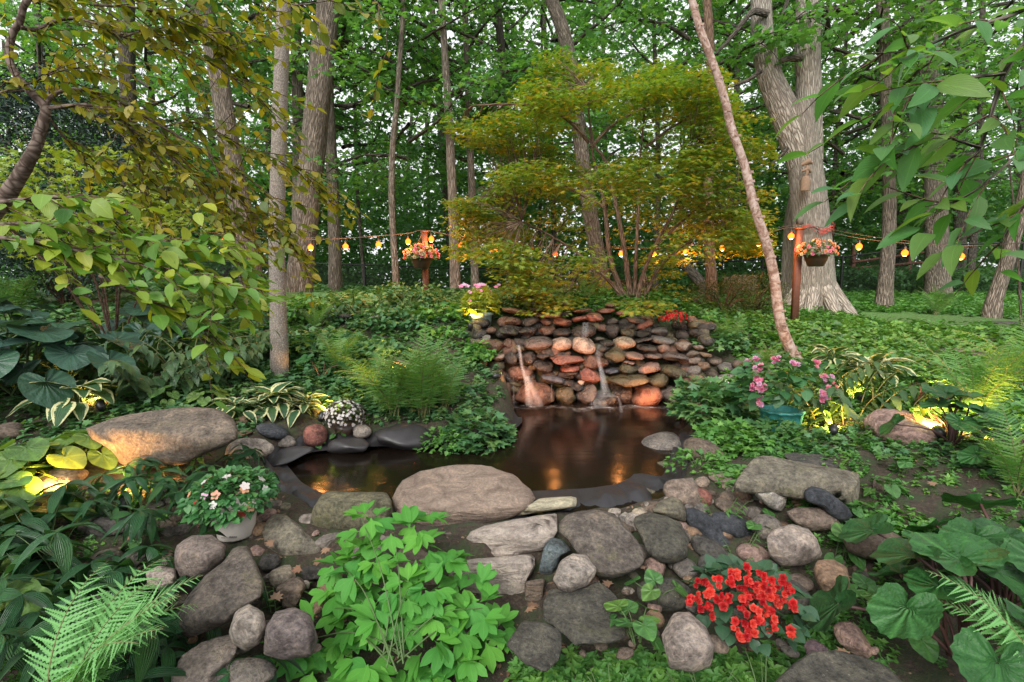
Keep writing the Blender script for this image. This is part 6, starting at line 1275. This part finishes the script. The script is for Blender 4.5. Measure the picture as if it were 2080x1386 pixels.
# ------------------------------------------------------------------ potted and flowering plants
def potplant(px, py, label, prof, pm, rx, rz, cz, T, lm, nl, ls, fl, nf, fs, seed, Y=None, flute=0, fm=0.0, zmin=0.1, name='potted_plant', cat='potted plant', dz=0.0, stripes=None, group=None):
    g = np.random.RandomState(seed); c = gnd(px, py) if Y is None else at(px, py, Y); c = c+np.array([0, 0, dz]); root = empty(name, c, label, cat, group)
    if prof: mb = MB(); lathe(mb, prof, 48 if flute else 28, flute=flute, fl=fm); mb.build('pot', pm, root)
    dome(root, (0, 0, cz), rx, rz, nl, T, lm, ls, seed); blooms(root, fl, shell((0, 0, cz), rx, rz, nf, g, True, zmin), fs, g); return root, g
r, g = potplant(480, 1086, 'white plastic pot of pink and red impatiens in the left front', [(0, 0), (.10, 0), (.105, .01), (.118, .10), (.128, .17), (.137, .17), (.137, .19), (.122, .19), (.118, .16), (0, .16)], M_POTW, .25, .16, .24, T_SMALLW, leaf_mat('impatiens_leaf', [(.04, .15, .045), (.06, .19, .06), (.08, .23, .06)], .38, .2), 1300, .05,
         [FLAT['lilac'], FLAT['lilac'], FLAT['peach'], FLAT['white']], 12, .055, 71, zmin=.3, name='potted_impatiens')
blooms(r, [FLAT['red'], FLAT['peach']], shell((0, 0, .22), .24, .15, 6, g, True, -.05), .06, g)
mb = MB(); [tube(mb, [(.02+q*.012, -.1125, .035+.006*z), (.03+q*.012, -.1125, .038+.006*z)], .0016, 4) for q in range(4) for z in range(2)]; tube(mb, [(-.03, -.1105, .035), (-.005, -.113, .035)], .0014, 4); mb.build('printed_mark', M_INK, r)
mb = MB(); tube(mb, [(-.02, -.05, .2), (.01, -.08, .42)], .003, 4); mb.build('plant_label', M_POTW, r)
tp = [(0, 0), (.12, 0), (.14, .05), (.16, .14), (.17, .2), (.18, .2), (.18, .22), (.15, .22), (.145, .18), (0, .18)]
r, g = potplant(1585, 880, 'teal fluted pot of pink begonias right of the pond', tp, M_TEAL, .36, .30, .38, strip_leaf(1, .75, 4, 2, 'ovate', .06, .2), leaf_mat('begonia_leaf', [(.04, .13, .055), (.06, .17, .06), (.05, .15, .05)], .4, .25), 330, .115, [ROSE['pink']], 0, .06, 72, flute=12, fm=.05, name='potted_begonia')
for q in shell((0, 0, .36), .40, .33, 17, g, True, -.1): blooms(r, [ROSE['pink'], ROSE['pink'], ROSE['lilac']], [(q[0]+g.normal(0, .02), q[1]+g.normal(0, .01), q[2]+g.normal(0, .02), *q[3:]) for _ in range(4)], .055, g)
r, g = potplant(975, 668, 'pale teal pot of lime leaves and pink flowers by the waterfall top', [(0, 0), (.13, 0), (.15, .06), (.17, .2), (.19, .2), (.19, .23), (.16, .23), (.15, .2), (0, .2)], M_TEALW, .27, .33, .30, T_MAPLE, M_LIME, 620, .075, [FLAT['pink'], FLAT['lilac']], 12, .07, 73, flute=14, fm=.05, zmin=.3, name='potted_flower')
blooms(r, [FLAT['pink'], FLAT['lilac']], [(x*.01, -.05+.05*math.sin(x), .62+.02*math.cos(x*2), 0, -.5, .7) for x in (-26, -22, -18, -6, -2, 2, 6, 0, 3, 24, 28)], .08, g)
r, g = potplant(700, 868, 'dark leaved plant smothered in tiny white flowers at the pond edge', [(0, -.08), (.09, -.08), (.11, .04), (0, .04)], M_POTB, .19, .17, .10, T_SMALLW, M_BRONZE, 520, .038, [FLAT['white']], 130, .034, 74, zmin=-.3, name='white_flowered_plant')
r, g = potplant(1075, 622, 'dark bronze leaved potted plant on top of the waterfall wall', [(0, 0), (.1, 0), (.12, .08), (0, .08)], M_POTW, .22, .10, .10, T_SMALLW, M_BRONZE, 420, .05, [ROSE['cream']], 8, .03, 75, Y=7.9, name='bronze_leaved_plant')
r, g = potplant(1366, 668, 'clump of red begonias on the right end of the waterfall wall', None, None, .20, .13, .12, T_SMALLW, M_DARKL, 240, .06, [ROSE['red']], 46, .058, 76, Y=7.2, zmin=.0, name='red_begonia', cat='begonia', group='red begonias planted in the open')
r, g = potplant(1512, 1275, 'clump of bright red begonias among the front stones', None, None, .225, .16, .10, strip_leaf(1, .9, 5, 2, 'ovate', .1, .2), M_DARKL, 260, .075, [ROSE['red']], 0, .05, 77, name='red_begonia', cat='begonia', group='red begonias planted in the open')
c0 = np.array(r.location)
for x, y in [(1420,1185),(1440,1180),(1460,1185),(1415,1205),(1440,1205),(1465,1210),(1405,1222),(1425,1225),(1450,1222),(1468,1232),(1445,1240),(1500,1165),(1512,1150),(1490,1172),(1520,1175),(1505,1190),(1530,1185),(1545,1175),(1560,1190),(1575,1185),(1590,1190),(1600,1200),(1555,1205),(1575,1210),(1590,1215),(1535,1205),(1510,1235),(1530,1240),(1548,1232),(1520,1255),(1540,1262),(1500,1262),(1515,1275),(1562,1240),(1560,1260),(1498,1285),(1515,1292),(1570,1270),(1530,1280),(1605,1238),(1612,1282),(1480,1180),(1480,1215),(1570,1225),(1515,1220),(1545,1215)]:
    p = at(x, y, c0[1]-.12-.25*(y-1170)/120*.5)-c0
    for _ in range(3): d = np.array([g.normal(0, .7), -.8, .5+g.normal(0, .6)]); inst('flower', ROSE['red'], r, M4(np.array(Matrix.Rotation(math.atan2(d[1], d[0])+math.pi/2, 3, 'Z') @ Matrix.Rotation(math.atan2(math.hypot(d[0], d[1]), d[2]), 3, 'X')), p+g.normal(0, .010, 3)*np.array([1, 1, 1.6]), .037*g.uniform(.7, 1.25)))
r, g = potplant(1462, 790, 'low mound of tiny white alyssum beside the heaped cobbles', None, None, .17, .09, .04, T_SMALL, M_GC, 200, .03, [FLAT['white']], 90, .028, 78, zmin=0, name='white_alyssum', cat='flowers')
def mound(px, py, rx, rz, n, T, mat, ls, label, seed, name='leafy_mound', cat='plant', group=None, cz=0.0): c = gnd(px, py); root = empty(name, c, label, cat, group); dome(root, (0, 0, cz), rx, rz, n, T, mat, ls, seed, low=-.1); mb = MB(); [tube(mb, smooth_path([(0, 0, -.04), (rx*.3*math.cos(i), rx*.3*math.sin(i), rz*.5), (rx*.6*math.cos(i), rx*.6*math.sin(i), rz*.7)], 5), .004, 4) for i in range(7)]; mb.build('stem', M_STEM, root)
mound(965, 900, .40, .30, 1100, T_MAPLE, M_GC2, .085, 'rounded mound of soft lobed leaves at the pond corner', 81)
mound(905, 912, .30, .20, 700, T_SMALLW, M_GC, .05, 'low creeper mound hanging over the pond below the fern', 82)
mound(1450, 850, .42, .34, 900, T_MAPLE, M_GC2, .10, 'leafy clump left of the pink begonias', 83, cz=.05)
mound(1490, 910, .35, .22, 800, T_MAPLE, M_GC, .06, 'creeper mound above the right bank stones', 84)
mound(1560, 905, .40, .16, 900, T_MAPLE, M_GC, .055, 'creeper carpet below the teal pot', 85)
mound(1450, 700, .42, .22, 600, T_MAPLE, M_GC2, .08, 'blue green clump right of the waterfall wall', 86)
mound(1572, 900, .30, .20, 500, T_MAPLE, M_GC2, .065, 'leafy sprigs hiding the foot of the teal pot', 88, cz=.0)
mound(1420, 950, .25, .12, 400, T_SMALLW, M_GC, .045, 'small creeper clump at the right bank water edge', 87)
for i, (x, y, w, h, Y) in enumerate(((1470,610,150,100,8.6),(1530,600,110,90,9.2),(1400,640,90,70,8.3))):
    blob('yew_shrub', ['dark olive yew shrub right of the golden maple', 'yew shrub behind the birch', 'small yew shrub above the red begonias'][i], 'shrub', x, y, w, h, Y, T_NARROW, M_YEW, 260, .05, 14, .16, 90+i, .4)
for i, (x, y, w, h, Y) in enumerate(((620,640,110,70,7.4),(720,630,150,80,8.0),(830,615,150,80,8.4),(900,650,120,60,7.6),(790,660,120,60,7.2),(680,700,120,60,6.5),(900,690,90,50,7.0),(600,705,100,60,6.2),(760,720,110,50,6.4),(960,715,60,40,6.9))):
    blob('bank_shrub', ['leafy clump right of the slender trunk', 'broad leafy clump at the bank top under the second bulb', 'leafy clump below the left hanging basket', 'leafy clump left of the pale teal pot', 'leafy clump in the bank middle', 'low clump above the cream edged hosta', 'low clump under the pale teal pot', 'low clump at the slender trunk foot', 'low clump behind the big ostrich fern', 'low clump beside the waterfall wall'][i], 'shrub', x, y, w, h, Y, T_MAPLE if i % 2 else T_SMALLW, M_GC2 if i % 3 else M_GC, 130, .085, 8, .16, 110+i, .4, core=M_STEM, group='leafy clumps on the planted bank')
# ------------------------------------------------------------------ ground cover and litter
def cover():
    g = np.random.RandomState(91)
    def samp(n, r0, r1_, a0, a1): r = np.exp(g.uniform(math.log(r0), math.log(r1_), n)); a = g.uniform(rad(a0), rad(a1), n); return r*np.sin(a), r*np.cos(a)
    def ok(x, y): return (pond_sd(x, y) > .06) & ~((x > -.5) & (x < 3.0) & (y > 6.3) & (y < 7.62))
    def put(name, lbl, x, y, T, s, mat):
        z = H(x, y); mb = MB(); ti = g.randint(len(T), size=len(x))
        for k in range(len(T)):
            q = ti == k; mb.tpl(T[k], rotm(g.uniform(0, 6.283, q.sum()), g.normal(0, .28, q.sum()), g.normal(0, .28, q.sum())), np.stack([x[q], y[q], z[q]-.005], 1), s[q], g.uniform(0, 1, q.sum()))
        tag(mb.build(name, mat), lbl, 'ground cover', kind='stuff')
    # right slope and lawn
    x, y = samp(16500, 3.6, 24, 8, 52); w = wobble(np.stack([x, y, x*0], 1), 1.3, 3); k = ok(x, y) & (x > 1.5) & (w > -1.1) & (x+y > 5.0); x, y = x[k], y[k]; r = np.hypot(x, y)
    put('ground_cover', 'green leafy ground cover over the right hand slope and lawn', x, y, T_LT, np.clip(.045+.010*r, .06, .15)*g.uniform(.6, 1.3, len(x)), M_GC)
    x, y = samp(3500, 4.5, 13, 12, 50); w = wobble(np.stack([x, y, x*0], 1), .9, 9); k = ok(x, y) & (x > 1.9) & (w > .1); x, y = x[k], y[k]
    put('ground_cover', 'taller blue green leaves in patches on the right hand slope', x, y, T_MTUFT, np.clip(.015*np.hypot(x, y), .08, .15)*g.uniform(.7, 1.3, len(x)), M_GC2)
    # left bank
    x, y = samp(14000, 3.4, 18, -54, 8); w = wobble(np.stack([x, y, x*0], 1), 1.3, 4); k = ok(x, y) & (w > -.8) & ((y > 4.9+.1*np.sin(x*3)) | ((x < -1.7-.2*np.sin(y*4)) & (y > 3.9) & (pond_sd(x, y) > .3)) | (x < -2.5-.3*np.sin(y*4))); x, y = x[k], y[k]; r = np.hypot(x, y)
    put('ground_cover', 'mixed leafy ground cover over the left bank', x, y, T_MTUFT+T_LT, np.clip(.017*r, .07, .17)*g.uniform(.6, 1.3, len(x)), M_GC2)
    x, y = g.uniform(-3.4, -.8, 2600), g.uniform(4.3, 6.3, 2600); k = ok(x, y) & (pond_sd(x, y) > .28); x, y = x[k], y[k]
    put('ground_cover', 'leafy ground cover round the slender trunk and behind the pond', x, y, T_MTUFT+T_TUFT, g.uniform(.06, .13, len(x)), M_GC2)
    x, y = g.uniform(1.9, 4.4, 900), g.uniform(2.4, 4.3, 900); k = wobble(np.stack([x, y, x*0], 1), 3, 8) > -.4; x, y = x[k], y[k]
    put('ground_cover', 'scattered small leaves over the right hand soil', x, y, T_TUFT+T_TUFTP, g.uniform(.04, .08, len(x)), M_GC)
    x, y = g.uniform(-.5, 2.9, 900), g.uniform(7.5, 8.8, 900)
    put('ground_cover', 'low green cover along the top of the waterfall wall', x, y, T_LT, g.uniform(.07, .13, len(x)), M_GC)
    # creeping plants near the camera
    x, y = samp(6500, 1.9, 4.4, -50, 52); w = wobble(np.stack([x, y, x*0], 1), 2.6, 6); edge = (y < 2.42-.1*np.abs(x)) ; leftm = x < -1.9; rightm = x > 2.0
    k = ok(x, y) & ((edge & (w > -.3) & (x > -.6)) | (leftm & (w > -.2)) | (rightm & (w > .5)) | ((w > 1.1) & (np.abs(x-1) > .9))); x, y = x[k], y[k]
    put('ground_cover', 'small leaved creeper between the front stones', x, y, T_TUFT+T_TUFTP, g.uniform(.03, .06, len(x)), M_GC)
    x, y = g.uniform(.0, 1.55, 700), g.uniform(1.95, 2.34, 700)
    put('ground_cover', 'bright small leaved creeper along the bottom edge', x, y, T_TUFT+T_TUFTP, g.uniform(.045, .095, len(x)), M_GC)
    x = np.concatenate([g.normal(1.62, .16, 150), g.normal(1.95, .22, 130)]); y = np.concatenate([g.normal(2.42, .14, 150), g.normal(2.85, .3, 130)]); q = ok(x, y); x, y = x[q], y[q]
    put('ground_cover', 'small leaved creeper round the red begonias', x, y, T_TUFTP, g.uniform(.035, .065, len(x)), M_GC)
    # litter on the soil
    x, y = samp(3500, 1.9, 6, -50, 52); k = pond_sd(x, y) > .1; x, y = x[k], y[k]; m = len(x); mb = MB(); z = H(x, y)+.006
    mb.tpl(T_SMALL, rotm(g.uniform(0, 6.28, m), g.normal(0, .3, m), g.normal(0, .4, m)), np.stack([x, y, z], 1), g.uniform(.012, .035, m), g.uniform(0, 1, m)); tag(mb.build('leaf_litter', M_OAK), 'brown scraps of dead leaf on the soil', 'leaf litter', kind='stuff')
cover()
for x, y, n, s, lb in ((1440, 1340, 12, 1.5, 'pointed leaved weeds left below the red begonias'), (1560, 1340, 10, 1.5, 'pointed leaved weeds right below the red begonias'), (1460, 1060, 4, 1.1, 'little weed in front of the dark slates'), (1480, 990, 5, 1.1, 'weed climbing beside the small dull red stone'), (1500, 1130, 4, 1.0, 'weed between slate and speckled pink stone'), (1250, 1340, 7, 1.3, 'pointed leaved weeds below the violets'), (560, 1215, 4, 1.2, 'little green weed by the sandy speckled boulder')):
    shoots(x, y, n, 'small', .09, s, lb, 'weed', 'weed', 'pointed leaved weeds among the front stones')
OAKT = maple_leaf(1, 7, .55)
for i, (x, y) in enumerate([(530,1100),(555,1110),(665,1120),(672,1140),(340,1130),(360,1135),(1085,1240),(1070,1245),(1120,1190),(1240,1195),(1298,1085),(1305,1092),(1275,1150),(1545,1165),(560,1225),(610,1160),(1720,1340),(1900,990),(1310,1160),(650,1150)]):
    g = np.random.RandomState(i); p = gnd(x, y, .05); mb = MB(); mb.tpl(OAKT, I3[None], np.zeros((1, 3)), 1, g.uniform(0, 1)); o = mb.build('fallen_leaf', M_OAK); o.location = p+np.array([0, 0, .02]); o.scale = (.05,)*3; o.rotation_euler = (g.uniform(-.2, .6), g.uniform(-.3, .3), g.uniform(0, 6)); tag(o, 'curled brown dead leaf lying in the gaps of the front stones', 'leaf', 'dead leaves between the front stones')
